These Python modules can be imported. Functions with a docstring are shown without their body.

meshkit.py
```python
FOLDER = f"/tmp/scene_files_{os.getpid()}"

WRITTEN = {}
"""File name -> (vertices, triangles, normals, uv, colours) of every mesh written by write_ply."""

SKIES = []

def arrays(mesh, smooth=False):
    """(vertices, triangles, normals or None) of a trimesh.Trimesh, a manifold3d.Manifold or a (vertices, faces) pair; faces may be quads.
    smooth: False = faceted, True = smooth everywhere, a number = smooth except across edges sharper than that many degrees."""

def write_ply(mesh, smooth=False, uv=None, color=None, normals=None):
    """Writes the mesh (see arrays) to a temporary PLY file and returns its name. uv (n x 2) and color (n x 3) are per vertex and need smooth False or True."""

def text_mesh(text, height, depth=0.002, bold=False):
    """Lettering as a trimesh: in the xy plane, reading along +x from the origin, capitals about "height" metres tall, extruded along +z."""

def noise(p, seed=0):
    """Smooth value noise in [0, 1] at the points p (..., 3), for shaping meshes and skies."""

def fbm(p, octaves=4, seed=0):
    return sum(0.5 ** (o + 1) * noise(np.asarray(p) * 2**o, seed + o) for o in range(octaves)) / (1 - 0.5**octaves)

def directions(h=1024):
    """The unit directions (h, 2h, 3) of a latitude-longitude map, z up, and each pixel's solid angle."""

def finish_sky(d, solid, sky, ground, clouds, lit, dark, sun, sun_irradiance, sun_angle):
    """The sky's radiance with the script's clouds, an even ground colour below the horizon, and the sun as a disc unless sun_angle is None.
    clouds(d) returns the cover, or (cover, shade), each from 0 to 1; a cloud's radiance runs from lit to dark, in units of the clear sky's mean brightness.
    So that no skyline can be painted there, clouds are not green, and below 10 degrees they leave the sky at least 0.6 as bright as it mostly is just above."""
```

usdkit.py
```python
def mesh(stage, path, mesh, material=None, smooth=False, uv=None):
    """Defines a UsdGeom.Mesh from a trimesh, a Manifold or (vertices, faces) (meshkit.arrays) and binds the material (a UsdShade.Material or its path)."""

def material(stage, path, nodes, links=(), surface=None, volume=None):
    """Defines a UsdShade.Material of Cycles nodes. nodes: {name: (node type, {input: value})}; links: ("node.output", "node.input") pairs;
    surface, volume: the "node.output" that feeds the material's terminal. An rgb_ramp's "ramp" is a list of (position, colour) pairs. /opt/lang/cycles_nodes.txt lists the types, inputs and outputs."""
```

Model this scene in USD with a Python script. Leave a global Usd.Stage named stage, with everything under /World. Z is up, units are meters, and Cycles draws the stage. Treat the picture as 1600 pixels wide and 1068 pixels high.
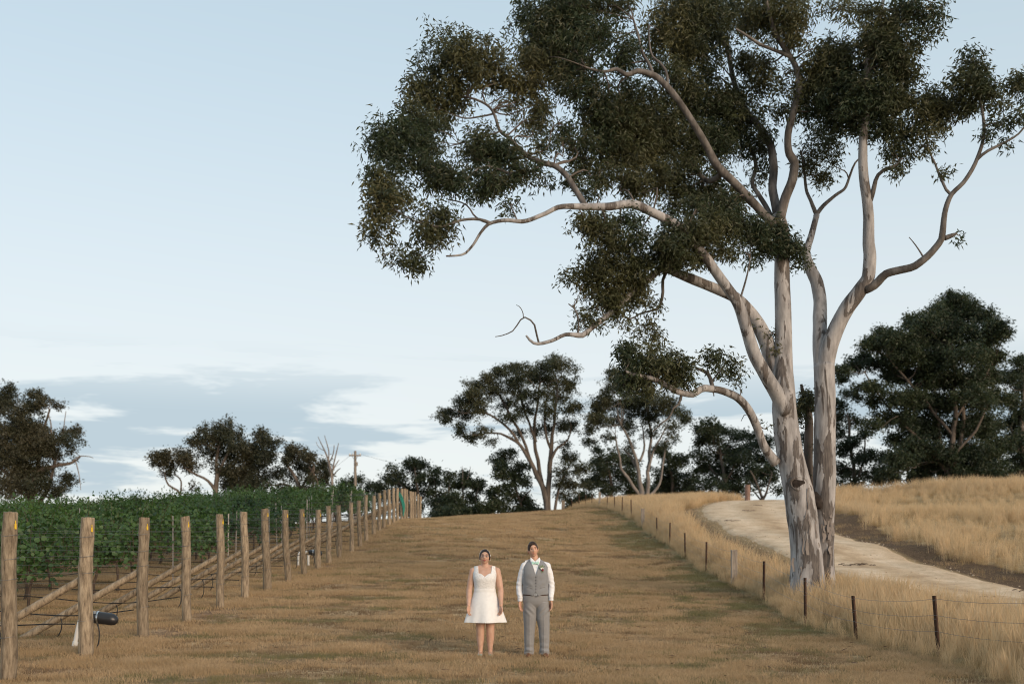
import math, random
import numpy as np, trimesh, manifold3d, usdkit, meshkit
from pxr import Usd, UsdGeom, UsdLux, UsdShade, Gf, Sdf, Vt
from scipy.interpolate import RBFInterpolator, RegularGridInterpolator, CubicSpline

stage = Usd.Stage.CreateInMemory()
UsdGeom.SetStageUpAxis(stage, 'Z')
UsdGeom.SetStageMetersPerUnit(stage, 1.0)
world = UsdGeom.Xform.Define(stage, '/World')
stage.SetDefaultPrim(world.GetPrim())
RNG = np.random.default_rng(11)
F, CX, HOR, EYE = 1556.0, 800.0, 865.0, 1.6      # focal length, centre and horizon measured in the photograph (px), eye height

# ---------------------------------------------------------------- camera, sky, sun, exposure
cam = UsdGeom.Camera.Define(stage, '/World/camera')
cam.CreateHorizontalApertureAttr(36.0)
cam.CreateVerticalApertureAttr(36.0 * 683 / 1024)
cam.CreateFocalLengthAttr(35.01)
cam.CreateVerticalApertureOffsetAttr((HOR - 534.0) / 1600 * 36.0)   # a shift lens: the posts and trunks stay upright
cam.CreateFStopAttr(1.3)
cam.CreateFocusDistanceAttr(16.0)
cam.CreateClippingRangeAttr(Gf.Vec2f(0.1, 5000))
cam.CreateExposureAttr(1.12)
cam.AddTranslateOp().Set(Gf.Vec3d(0, 0, EYE))
cam.AddRotateXOp().Set(90.0)

SUN_AZ, SUN_EL = math.radians(142.0), math.radians(15.0)       # azimuth from +y towards +x: behind the camera on the right, near setting
sd = np.array([math.sin(SUN_AZ) * math.cos(SUN_EL), math.cos(SUN_AZ) * math.cos(SUN_EL), math.sin(SUN_EL)])
sun = UsdLux.DistantLight.Define(stage, '/World/sun_light')
sun.CreateIntensityAttr(0.40)
sun.CreateAngleAttr(34.0)
sun.CreateNormalizeAttr(True)
sun.CreateColorAttr(Gf.Vec3f(1.0, 0.76, 0.53))
z = Gf.Vec3d(*sd); up = Gf.Vec3d(0, 0, 1); xax = (up ^ z).GetNormalized(); yax = z ^ xax
sun.AddTransformOp().Set(Gf.Matrix4d(*xax, 0, *yax, 0, *z, 0, 0, 0, 0, 1))

CLOUD = (1.23, 14.59, 11.04)
dome = UsdLux.DomeLight.Define(stage, '/World/sky')
SKY_STRENGTH = 0.0745
sky = usdkit.material(stage, '/World/Looks/sky', {
    'sky': ('sky_texture', {'sky_type': 'single_scattering', 'sun_disc': False, 'sun_elevation': SUN_EL, 'sun_rotation': SUN_AZ,
                            'altitude': 300.0, 'air_density': 1.0, 'aerosol_density': 0.6, 'ozone_density': 0.7}),
    'tc': ('texture_coordinate', {}), 'sep': ('separate_xyz', {}),
    'm': ('mapping', {'scale': (3.0, 3.0, 26.0), 'location': CLOUD}),
    'n': ('noise_texture', {'scale': 1.0, 'detail': 6.0, 'roughness': 0.62, 'distortion': 0.4}),
    'cov': ('map_range', {'range_type': 'smoothstep', 'from_min': 0.475, 'from_max': 0.58, 'to_min': 0.0, 'to_max': 1.0, 'clamp': True}),
    'lo': ('map_range', {'range_type': 'smoothstep', 'from_min': 0.015, 'from_max': 0.07, 'to_min': 0.0, 'to_max': 1.0, 'clamp': True}),
    'hi': ('map_range', {'range_type': 'smoothstep', 'from_min': 0.13, 'from_max': 0.21, 'to_min': 1.0, 'to_max': 0.0, 'clamp': True}),
    'a': ('math', {'math_type': 'multiply'}), 'b': ('math', {'math_type': 'multiply'}), 'c': ('math', {'math_type': 'multiply', 'value2': 0.8}),
    'veil': ('map_range', {'range_type': 'smoothstep', 'from_min': 0.0, 'from_max': 0.62, 'to_min': 0.93, 'to_max': 0.62, 'clamp': True}),
    'vt': ('map_range', {'range_type': 'smoothstep', 'from_min': 0.05, 'from_max': 0.6, 'to_min': 0.0, 'to_max': 1.0, 'clamp': True}), 'vcol': ('mix', {'color1': (5.3, 5.5, 5.5), 'color2': (4.3, 5.3, 5.75)}),
    'vmix': ('mix', {'mix_type': 'mix'}),
    'mix': ('mix', {'mix_type': 'mix', 'color2': (2.75, 3.55, 4.1)}),
    'bg': ('background_shader', {'strength': SKY_STRENGTH}),
}, [('tc.generated', 'm.vector'), ('m.vector', 'n.vector'), ('n.fac', 'cov.value'), ('tc.generated', 'sep.vector'), ('sep.z', 'lo.value'), ('sep.z', 'hi.value'),
    ('cov.result', 'a.value1'), ('lo.result', 'a.value2'), ('a.value', 'b.value1'), ('hi.result', 'b.value2'), ('b.value', 'c.value1'),
    ('sep.z', 'veil.value'), ('veil.result', 'vmix.fac'), ('sep.z', 'vt.value'), ('vt.result', 'vcol.fac'), ('vcol.color', 'vmix.color2'), ('sky.color', 'vmix.color1'),
    ('c.value', 'mix.fac'), ('vmix.color', 'mix.color1'), ('mix.color', 'bg.color')], surface='bg.background')
UsdShade.MaterialBindingAPI.Apply(dome.GetPrim()).Bind(sky)
for k_, v_ in (('kind', 'structure'), ('label', 'pale blue evening sky with a band of grey cloud low on the left'), ('category', 'sky')):
    dome.GetPrim().SetCustomDataByKey(k_, v_)

# ---------------------------------------------------------------- helpers
_used = {}
def numbered(path):
    n = _used.get(path, 0); _used[path] = n + 1
    return path if n == 0 else '%s_%03d' % (path, n)

def setdata(p, label=None, cat=None, group=None, kind=None):
    for k, v in (('label', label), ('category', cat), ('group', group), ('kind', kind)):
        if v: p.SetCustomDataByKey(k, v)
    return p

def thing(name, label, cat, loc=(0, 0, 0), rotz=0.0, group=None, kind=None, scale=None):
    x = UsdGeom.Xform.Define(stage, numbered('/World/' + name))
    x.AddTranslateOp().Set(Gf.Vec3d(*map(float, loc)))
    if rotz: x.AddRotateZOp().Set(math.degrees(rotz))
    if scale is not None: x.AddScaleOp().Set(Gf.Vec3f(*map(float, np.broadcast_to(scale, 3))))
    return setdata(x.GetPrim(), label, cat, group, kind)

def copy_of(src, loc, rotz=0.0, label=None, group=None, scale=None, lean=(0, 0)):
    was = src.GetCustomData()
    x = UsdGeom.Xform.Define(stage, numbered('/World/' + src.GetName().rstrip('0123456789').rstrip('_')))
    x.AddTranslateOp().Set(Gf.Vec3d(*map(float, loc)))
    x.AddRotateXYZOp().Set(Gf.Vec3f(lean[0], lean[1], math.degrees(rotz)))
    if scale is not None: x.AddScaleOp().Set(Gf.Vec3f(*map(float, np.broadcast_to(scale, 3))))
    p = x.GetPrim()
    p.GetReferences().AddInternalReference(src.GetPath()); p.SetInstanceable(True)
    return setdata(p, label or was.get('label'), was.get('category'), group or was.get('group'))

def part(parent, name, mesh, mat, smooth=False, label=None, kind=None):
    path = numbered(str(parent.GetPath()) + '/' + name)
    m = usdkit.mesh(stage, path, mesh, mat, smooth=smooth)
    return setdata(m.GetPrim(), label, None, None, kind)

def single(name, mesh, mat, label, cat, smooth=False, group=None, kind=None):
    m = usdkit.mesh(stage, numbered('/World/' + name), mesh, mat, smooth=smooth)
    return setdata(m.GetPrim(), label, cat, group, kind)

def struct(name, mesh, mat, smooth=True, label=None):
    m = usdkit.mesh(stage, numbered('/World/' + name), mesh, mat, smooth=smooth)
    return setdata(m.GetPrim(), label, None, None, 'structure')

def at(px, py, d):
    """The point that the photograph shows at (px, py), d metres in front of the camera."""
    return np.array([(px - CX) * d / F, d, EYE - (py - HOR) * d / F])

def catmull(p, n):
    p = np.asarray(p, float)
    if len(p) < 3:
        t = np.linspace(0, 1, n)[:, None]; return p[0] * (1 - t) + p[-1] * t
    t = np.r_[0, np.cumsum(np.maximum(np.linalg.norm(np.diff(p[:, :3], axis=0), axis=1), 1e-6))] if p.shape[1] >= 3 else np.arange(len(p))
    from scipy.interpolate import PchipInterpolator
    return PchipInterpolator(t, p, axis=0)(np.linspace(0, t[-1], n))

def tube(points, radii, sides=8, cap=True, wob=0.0, seed=0, flare=None):
    """(vertices, faces) of a tapering tube, parallel transported."""
    p = np.asarray(points, float); n = len(p)
    r = np.broadcast_to(np.asarray(radii, float), (n,))
    t = np.gradient(p, axis=0); t /= np.linalg.norm(t, axis=1, keepdims=True) + 1e-12
    a = np.cross(t[0], [0, 0, 1.0] if abs(t[0][2]) < 0.9 else [0, 1.0, 0]); a /= np.linalg.norm(a)
    A = []
    for k in range(n):
        a = a - t[k] * np.dot(a, t[k]); a /= np.linalg.norm(a) + 1e-12; A.append(a)
    A = np.array(A); B = np.cross(t, A)
    ang = np.arange(sides) * 2 * np.pi / sides
    rr = np.repeat(r[:, None], sides, 1)
    dirs = np.cos(ang)[None, :, None] * A[:, None] + np.sin(ang)[None, :, None] * B[:, None]
    if wob:
        q = p[:, None] * 1.0 + dirs * 0.35
        rr = rr * (1 + wob * 2 * (meshkit.fbm(q * np.array([2.2, 2.2, 1.1]) + seed * 7.3, 3, seed) - 0.5))
    if flare is not None:
        rr = rr * flare(np.arange(n), ang)
    v = (p[:, None] + rr[:, :, None] * dirs).reshape(-1, 3)
    i, j = np.meshgrid(np.arange(n - 1), np.arange(sides), indexing='ij')
    q = np.stack([i * sides + j, i * sides + (j + 1) % sides, (i + 1) * sides + (j + 1) % sides, (i + 1) * sides + j], -1).reshape(-1, 4)
    f = np.vstack([q[:, [0, 1, 2]], q[:, [0, 2, 3]]])
    if cap:
        c0, c1 = len(v), len(v) + 1
        v = np.vstack([v, p[0], p[-1]])
        k = np.arange(sides)
        f = np.vstack([f, np.stack([np.full(sides, c0), (k + 1) % sides, k], 1), np.stack([np.full(sides, c1), (n - 1) * sides + k, (n - 1) * sides + (k + 1) % sides], 1)])
    return v, f

def join(ms):
    V, Fc, n = [], [], 0
    for v, f in ms:
        V.append(np.asarray(v)); Fc.append(np.asarray(f) + n); n += len(v)
    return np.vstack(V), np.vstack(Fc)

def box(lo, hi):
    m = trimesh.creation.box(bounds=[lo, hi]); return np.array(m.vertices), np.array(m.faces)

def lathe(profile, sides=16, centre=(0, 0, 0)):
    m = trimesh.creation.revolve(np.asarray(profile, float), sections=sides)
    return np.array(m.vertices) + np.asarray(centre), np.array(m.faces)

def instancer(path, protos, pos, quats, scales, idx, kind='stuff', label=None, cat=None):
    """A PointInstancer whose prototypes are the meshes (mesh, material)."""
    pi = UsdGeom.PointInstancer.Define(stage, path)
    rel = pi.CreatePrototypesRel()
    for k, (m, mat) in enumerate(protos):
        pp = '%s/prototypes/piece_%03d' % (path, k) if k else path + '/prototypes/piece'
        usdkit.mesh(stage, pp, m, mat); rel.AddTarget(pp)
    pi.CreatePositionsAttr(Vt.Vec3fArray.FromNumpy(np.asarray(pos, np.float32)))
    pi.CreateProtoIndicesAttr(Vt.IntArray.FromNumpy(np.asarray(idx, np.int32)))
    q = np.asarray(quats, np.float32)
    pi.CreateOrientationsAttr(Vt.QuathArray([Gf.Quath(float(a), float(b), float(c), float(d)) for a, b, c, d in q]))
    s = np.asarray(scales, np.float32)
    pi.CreateScalesAttr(Vt.Vec3fArray.FromNumpy(np.repeat(s[:, None], 3, 1) if s.ndim == 1 else s))
    return setdata(pi.GetPrim(), label, cat, None, kind)

def quat_z(a, tilt=None, tdir=None):
    """Unit quaternions: a turn about z, then a tilt about a horizontal axis."""
    a = np.asarray(a); q = np.stack([np.cos(a / 2), 0 * a, 0 * a, np.sin(a / 2)], 1)
    if tilt is None: return q
    h = np.asarray(tilt) / 2
    t = np.stack([np.cos(h), np.sin(h) * np.cos(tdir), np.sin(h) * np.sin(tdir), 0 * h], 1)
    w1, x1, y1, z1 = t.T; w2, x2, y2, z2 = q.T
    return np.stack([w1*w2-x1*x2-y1*y2-z1*z2, w1*x2+x1*w2+y1*z2-z1*y2, w1*y2-x1*z2+y1*w2+z1*x2, w1*z2+x1*y2-y1*x2+z1*w2], 1)

# ---------------------------------------------------------------- materials
def ramp_mat(name, stops, scale=(1, 1, 1), nscale=4.0, detail=5.0, rough=0.8, bump=0.0, bscale=None, space='object', spec=0.3, distortion=0.0, tint=0.0, nrough=0.55, sheen=0.0, bdist=0.01):
    """A principled material whose colour runs through a noise ramp. space: object coordinates or world position; tint: how far copies differ in brightness."""
    N = {'m': ('mapping', {'scale': scale}), 'n': ('noise_texture', {'scale': nscale, 'detail': detail, 'roughness': nrough, 'distortion': distortion}),
         'r': ('rgb_ramp', {'ramp': stops}), 'p': ('principled_bsdf', {'roughness': rough, 'specular_ior_level': spec, 'sheen_weight': sheen})}
    L = [('m.vector', 'n.vector'), ('n.fac', 'r.fac')]
    if space == 'object':
        N['tc'] = ('texture_coordinate', {}); L.append(('tc.object', 'm.vector'))
    else:
        N['g'] = ('geometry', {}); L.append(('g.position', 'm.vector'))
    col = 'r.color'
    if tint:
        N['oi'] = ('object_info', {}); N['mr'] = ('map_range', {'from_min': 0.0, 'from_max': 1.0, 'to_min': 1 - tint, 'to_max': 1 + tint}); N['h'] = ('hsv', {})
        L += [('oi.random', 'mr.value'), ('mr.result', 'h.value'), (col, 'h.color')]; col = 'h.color'
    L.append((col, 'p.base_color'))
    if bump:
        N['bn'] = ('noise_texture', {'scale': bscale or nscale * 3, 'detail': 4.0}); N['b'] = ('bump', {'strength': bump, 'distance': bdist})
        L += [('m.vector', 'bn.vector'), ('bn.fac', 'b.height'), ('b.normal', 'p.normal')]
    return usdkit.material(stage, '/World/Looks/' + name, N, L, surface='p.BSDF')

def plain(name, col, rough=0.6, spec=0.4, metallic=0.0):
    return ramp_mat(name, [(0.3, tuple(0.85 * c for c in col)), (0.7, col)], nscale=9.0, rough=rough, spec=spec) if not metallic else \
        usdkit.material(stage, '/World/Looks/' + name, {'n': ('noise_texture', {'scale': 30.0}), 'r': ('map_range', {'to_min': rough - 0.1, 'to_max': rough + 0.1}), 'p': ('principled_bsdf', {'base_color': col, 'metallic': metallic})},
                        [('n.fac', 'r.value'), ('r.result', 'p.roughness')], surface='p.BSDF')

def leaf_mat(name, c1, c2, c3, trans=0.35, patch=0.25, rough=0.5, spec=0.4):
    """Leaves: two tones by leaf, a third by branch, some light through."""
    N = {'g': ('geometry', {}), 'oi': ('object_info', {}), 'm1': ('mix', {'color1': c1, 'color2': c2}), 'n': ('noise_texture', {'scale': patch, 'detail': 2.0}),
         'mr': ('map_range', {'from_min': 0.42, 'from_max': 0.66, 'to_min': 0.0, 'to_max': 1.0, 'clamp': True}), 'm2': ('mix', {'color2': c3}),
         'mm': ('math', {'math_type': 'multiply_add', 'value2': 0.6, 'value3': 0.0}), 'ad': ('math', {'math_type': 'add'}),
         'p': ('principled_bsdf', {'roughness': rough, 'specular_ior_level': spec}), 't': ('translucent_bsdf', {}), 'mx': ('mix_closure', {'fac': trans}),
         'h': ('hsv', {'saturation': 1.1, 'value': 1.25})}
    L = [('g.random_per_island', 'mm.value1'), ('oi.random', 'ad.value1'), ('mm.value', 'ad.value2'), ('ad.value', 'm1.fac'), ('g.position', 'n.vector'), ('n.fac', 'mr.value'), ('mr.result', 'm2.fac'), ('m1.color', 'm2.color1'),
         ('m2.color', 'p.base_color'), ('m2.color', 'h.color'), ('h.color', 't.color'), ('p.BSDF', 'mx.closure1'), ('t.BSDF', 'mx.closure2')]
    N['ad'] = ('math', {'math_type': 'add', 'use_clamp': True})
    return usdkit.material(stage, '/World/Looks/' + name, N, L, surface='mx.closure')

M = {}
WOODS = [(0.30, (0.045, 0.034, 0.025)), (0.42, (0.145, 0.112, 0.078)), (0.54, (0.24, 0.19, 0.134)), (0.72, (0.36, 0.295, 0.215))]
M['post'] = ramp_mat('weathered_pine', WOODS, scale=(9, 9, 1.7), nscale=2.4, detail=9, rough=0.85, bump=0.5, bscale=6, tint=0.26, nrough=0.7, bdist=0.02)
M['post_end'] = ramp_mat('sawn_end_grain', [(0.3, (0.09, 0.075, 0.055)), (0.7, (0.22, 0.18, 0.13))], nscale=14, rough=0.9, bump=0.4)
M['picket'] = ramp_mat('rusty_steel', [(0.3, (0.03, 0.018, 0.012)), (0.7, (0.085, 0.04, 0.022))], nscale=18, rough=0.75, bump=0.2)
M['grey_post'] = ramp_mat('grey_split_timber', [(0.3, (0.13, 0.11, 0.095)), (0.7, (0.30, 0.265, 0.23))], scale=(8, 8, 1), nscale=3, rough=0.9, bump=0.5, tint=0.1)
M['wire'] = plain('galvanised_wire', (0.20, 0.20, 0.20), 0.5, metallic=0.8)
M['steel'] = plain('galvanised_steel', (0.34, 0.32, 0.31), 0.55, metallic=0.75)
M['black_hose'] = plain('black_polythene', (0.016, 0.015, 0.015), 0.5)
M['black_plastic'] = plain('black_plastic', (0.018, 0.018, 0.02), 0.38, 0.5)
M['white_pipe'] = plain('white_pipe', (0.72, 0.71, 0.68), 0.4)
M['clamp'] = plain('steel_clamp', (0.65, 0.65, 0.66), 0.3, metallic=1.0)
M['yellow_tag'] = plain('yellow_tag', (0.68, 0.44, 0.03), 0.5)
M['green_net'] = plain('green_netting', (0.012, 0.20, 0.15), 0.6)
M['vine_bark'] = ramp_mat('vine_bark', [(0.3, (0.035, 0.025, 0.02)), (0.7, (0.11, 0.08, 0.058))], scale=(10, 10, 2), nscale=4, rough=0.9, bump=0.5)
M['vine_leaf'] = leaf_mat('vine_leaf', (0.012, 0.032, 0.009), (0.066, 0.125, 0.034), (0.05, 0.098, 0.027), trans=0.3, patch=0.7)
M['gum_leaf'] = leaf_mat('gum_leaf', (0.02, 0.032, 0.015), (0.042, 0.058, 0.026), (0.088, 0.084, 0.034), trans=0.22, patch=0.35)
M['olive_leaf'] = leaf_mat('olive_gum_leaf', (0.02, 0.028, 0.014), (0.044, 0.054, 0.026), (0.06, 0.06, 0.028), trans=0.2, patch=0.2)
M['dark_leaf'] = leaf_mat('dark_tree_leaf', (0.013, 0.022, 0.011), (0.03, 0.044, 0.02), (0.04, 0.053, 0.022), trans=0.18, patch=0.2)
M['brown_leaf'] = leaf_mat('brownish_leaf', (0.022, 0.027, 0.014), (0.044, 0.048, 0.026), (0.06, 0.054, 0.03), trans=0.2, patch=0.2)
M['gum_limb'] = ramp_mat('gum_limb_bark', [(0.28, (0.035, 0.031, 0.029)), (0.45, (0.085, 0.076, 0.07)), (0.60, (0.15, 0.136, 0.127)), (0.78, (0.22, 0.205, 0.195))], scale=(3.5, 3.5, 1.0), nscale=1.6, detail=6, rough=.85, space='world', bump=.4, nrough=.62)  # browner bark of the thin limbs, with foliage shade darkened into the colour
M['limb'] = ramp_mat('far_limb_bark', [(0.3, (0.05, 0.04, 0.034)), (0.7, (0.15, 0.125, 0.107))], scale=(3, 3, 0.6), nscale=1.5, rough=0.9, space='world')
M['pale_limb'] = ramp_mat('pale_limb_bark', [(0.3, (0.09, 0.08, 0.073)), (0.7, (0.24, 0.215, 0.20))], scale=(3, 3, 0.6), nscale=1.5, rough=0.85, space='world')
M['dead_wood'] = ramp_mat('dead_wood', [(0.3, (0.13, 0.11, 0.10)), (0.7, (0.25, 0.22, 0.20))], nscale=2, rough=0.9, space='world')

def gum_bark():
    """Smooth pale bark that sheds in long grey-brown plates."""
    N = {'g': ('geometry', {}), 'm': ('mapping', {'scale': (2.6, 2.6, 0.55)}), 'm2': ('mapping', {'scale': (7.0, 7.0, 1.6)}), 'm3': ('mapping', {'scale': (30, 30, 4)}),
         'n1': ('noise_texture', {'scale': 1.25, 'detail': 6.0, 'roughness': 0.58, 'distortion': 0.5}), 'n2': ('noise_texture', {'scale': 1.0, 'detail': 5.0, 'roughness': 0.6}),
         'n3': ('noise_texture', {'scale': 1.0, 'detail': 4.0}),
         'pale': ('rgb_ramp', {'ramp': [(0.30, (0.155, 0.147, 0.146)), (0.5, (0.275, 0.263, 0.262)), (0.70, (0.40, 0.385, 0.38))]}),
         'dark': ('rgb_ramp', {'ramp': [(0.35, (0.065, 0.057, 0.054)), (0.65, (0.135, 0.118, 0.108))]}),
         'plate': ('rgb_ramp', {'ramp': [(0.0, (0, 0, 0)), (0.52, (0, 0, 0)), (0.545, (1, 1, 1)), (1.0, (1, 1, 1))]}),
         'fleck': ('rgb_ramp', {'ramp': [(0.0, (0, 0, 0)), (0.655, (0, 0, 0)), (0.68, (0.9, 0.9, 0.9)), (1.0, (1, 1, 1))]}),
         'mx': ('mix', {}), 'mf': ('mix', {'color2': (0.10, 0.082, 0.072)}), 'p': ('principled_bsdf', {'roughness': 0.8, 'specular_ior_level': 0.25}),
         'ad': ('math', {'math_type': 'multiply_add', 'value2': 0.5}), 'b': ('bump', {'strength': 0.55, 'distance': 0.02})}
    L = [('g.position', 'm.vector'), ('g.position', 'm2.vector'), ('g.position', 'm3.vector'), ('m.vector', 'n1.vector'), ('m2.vector', 'n2.vector'), ('m3.vector', 'n3.vector'),
         ('n2.fac', 'pale.fac'), ('n3.fac', 'dark.fac'), ('n1.fac', 'plate.fac'), ('plate.color', 'mx.fac'), ('pale.color', 'mx.color1'), ('dark.color', 'mx.color2'),
         ('n2.fac', 'fleck.fac'), ('fleck.color', 'mf.fac'), ('mx.color', 'mf.color1'), ('mf.color', 'p.base_color'),
         ('n3.fac', 'ad.value1'), ('plate.color', 'ad.value3'), ('ad.value', 'b.height'), ('b.normal', 'p.normal')]
    return usdkit.material(stage, '/World/Looks/gum_bark', N, L, surface='p.BSDF')
M['gum_bark'] = gum_bark()

def grass_blade_mat(name, c1, c2, c3, trans=0.3, PATCH=(0.35, 0.8, 0.35)):
    """Dry blades: tone by blade, by tuft and by a patch several metres wide."""
    N = {'g': ('geometry', {}), 'oi': ('object_info', {}), 'm': ('mapping', {'scale': PATCH}), 'n': ('noise_texture', {'scale': 1.0, 'detail': 5.0, 'roughness': 0.62}),
         'mr': ('map_range', {'from_min': 0.43, 'from_max': 0.57, 'to_min': 0.0, 'to_max': 1.0, 'clamp': True}),
         'ad': ('math', {'math_type': 'multiply_add', 'value2': 0.55}), 'a2': ('math', {'math_type': 'multiply', 'value2': 0.45}),
         'm1': ('mix', {'color1': c1, 'color2': c2}), 'm2': ('mix', {'color2': c3}), 'p': ('principled_bsdf', {'roughness': 0.75, 'specular_ior_level': 0.2}), 't': ('translucent_bsdf', {}), 'mx': ('mix_closure', {'fac': trans})}
    L = [('g.position', 'm.vector'), ('m.vector', 'n.vector'), ('n.fac', 'mr.value'), ('oi.random', 'a2.value1'), ('g.random_per_island', 'ad.value1'), ('a2.value', 'ad.value3'), ('ad.value', 'm1.fac'),
         ('mr.result', 'm2.fac'), ('m1.color', 'm2.color1'), ('m2.color', 'p.base_color'), ('m2.color', 't.color'), ('p.BSDF', 'mx.closure1'), ('t.BSDF', 'mx.closure2')]
    return usdkit.material(stage, '/World/Looks/' + name, N, L, surface='mx.closure')
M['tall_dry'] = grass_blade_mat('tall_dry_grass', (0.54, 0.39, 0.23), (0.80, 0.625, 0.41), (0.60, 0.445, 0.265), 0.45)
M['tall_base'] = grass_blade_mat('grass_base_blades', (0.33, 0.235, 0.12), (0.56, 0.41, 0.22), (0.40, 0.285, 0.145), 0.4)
M['mown_dry'] = grass_blade_mat('mown_dry_blades', (0.39, 0.272, 0.157), (0.66, 0.49, 0.305), (0.175, 0.116, 0.068), 0.3, (0.55, 1.0, 0.55))
M['mown_green'] = grass_blade_mat('mown_green_blades', (0.15, 0.145, 0.066), (0.30, 0.25, 0.125), (0.20, 0.16, 0.08), 0.3, (0.55, 1.0, 0.55))
M['straw'] = grass_blade_mat('pale_straw_tufts', (0.42, 0.295, 0.17), (0.72, 0.54, 0.34), (0.42, 0.295, 0.165), 0.35, (0.75, 1.25, 0.75))

# ---------------------------------------------------------------- the land
# (x, y, z) of the ground, from the feet of posts, fences, road edges and trees
LINE = [(12.8, -.037), (15.2, .047), (17.6, .13), (19.9, .232), (22.2, .379), (24.2, .496), (26.3, .62), (28.7, .76), (31, .911), (33.4, 1.06), (35.3, 1.248), (37.4, 1.408), (40.3, 1.64),
        (42.4, 1.87), (44.4, 2.16), (46.8, 2.47), (48.8, 2.73), (50.6, 2.92), (52.7, 3.12), (54.7, 3.31), (56.5, 3.45), (58.6, 3.6), (61.5, 3.72), (65.3, 3.86), (69.2, 3.97), (72, 4.03), (78, 4.0), (86, 3.7), (95, 3.0), (110, 1.5)]
G = []
for d, z_ in LINE:
    G.append((-6.5, d, z_))
    if d > 17:
        k_ = min(max((d - 35) / 20, 0), 1); G += [(-16, d + 0.5, z_ + 0.0 - .45 * k_), (-30, d + 1, z_ - 1.25 * k_), (-50, d + 2, z_ - 0.1 - 2.0 * k_)]
for x_ in (-30, -12, 0, 12, 25, 45): G += [(x_, -20, -0.1), (x_, -5, 0.0), (x_, 5, 0.0)]
G += [(0, 10, 0), (0, 15.5, 0.0), (4, 15.5, -0.03), (0, 20, .2), (2, 26, .55), (0, 33, 1.02), (0, 40, 1.6), (0, 50, 2.75), (0, 60, 3.68), (0, 68, 4.15), (-4.7, 74, 4.36), (-2, 76, 4.55), (0, 78, 4.76), (3.7, 82, 5.15), (5.6, 88, 5.5),
      (-2, 90, 4.3), (4, 97, 5.2), (0, 110, 2.5), (5, 115, 3.5)]
G += [(6.1, 12, -.04), (6.15, 15.3, 0.0), (6.1, 18, .03), (6.1, 21, .12), (6.2, 25, .41), (6.45, 29.5, .69), (6.6, 34.5, 1.0), (6.7, 39.5, 1.44), (6.85, 44, 1.96), (6.95, 49, 2.4), (7.0, 54.5, 3.05), (7.0, 61, 3.8), (6.9, 68, 4.5), (6.6, 76, 5.1)]
G += [(7.4, 24.8, .55), (8.1, 24.8, .62), (8.2, 19, .25), (8.3, 15, .1), (8.6, 12, .05)]
# road, left and right edges
G += [(10.4, 26, .51), (9.9, 30, 1.0), (9.6, 36, 1.72), (9.5, 41, 2.28), (9.9, 49, 3.2), (10.7, 57, 3.98), (11.8, 63, 4.55), (13.4, 67, 4.95), (16.0, 70, 5.3), (18.5, 74, 5.5), (20.5, 79, 5.45), (23, 86, 4.9), (25, 95, 4.2),
      (13.2, 24, .42), (13.9, 27, .6), (13.6, 34, 1.34), (14.2, 40, 2.05), (14.5, 45, 2.55), (15.6, 50, 3.2), (17.2, 58, 4.0), (19.4, 66, 5.0), (11.5, 19, .2), (14, 19, .25), (14.5, 14, .1)]
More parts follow.
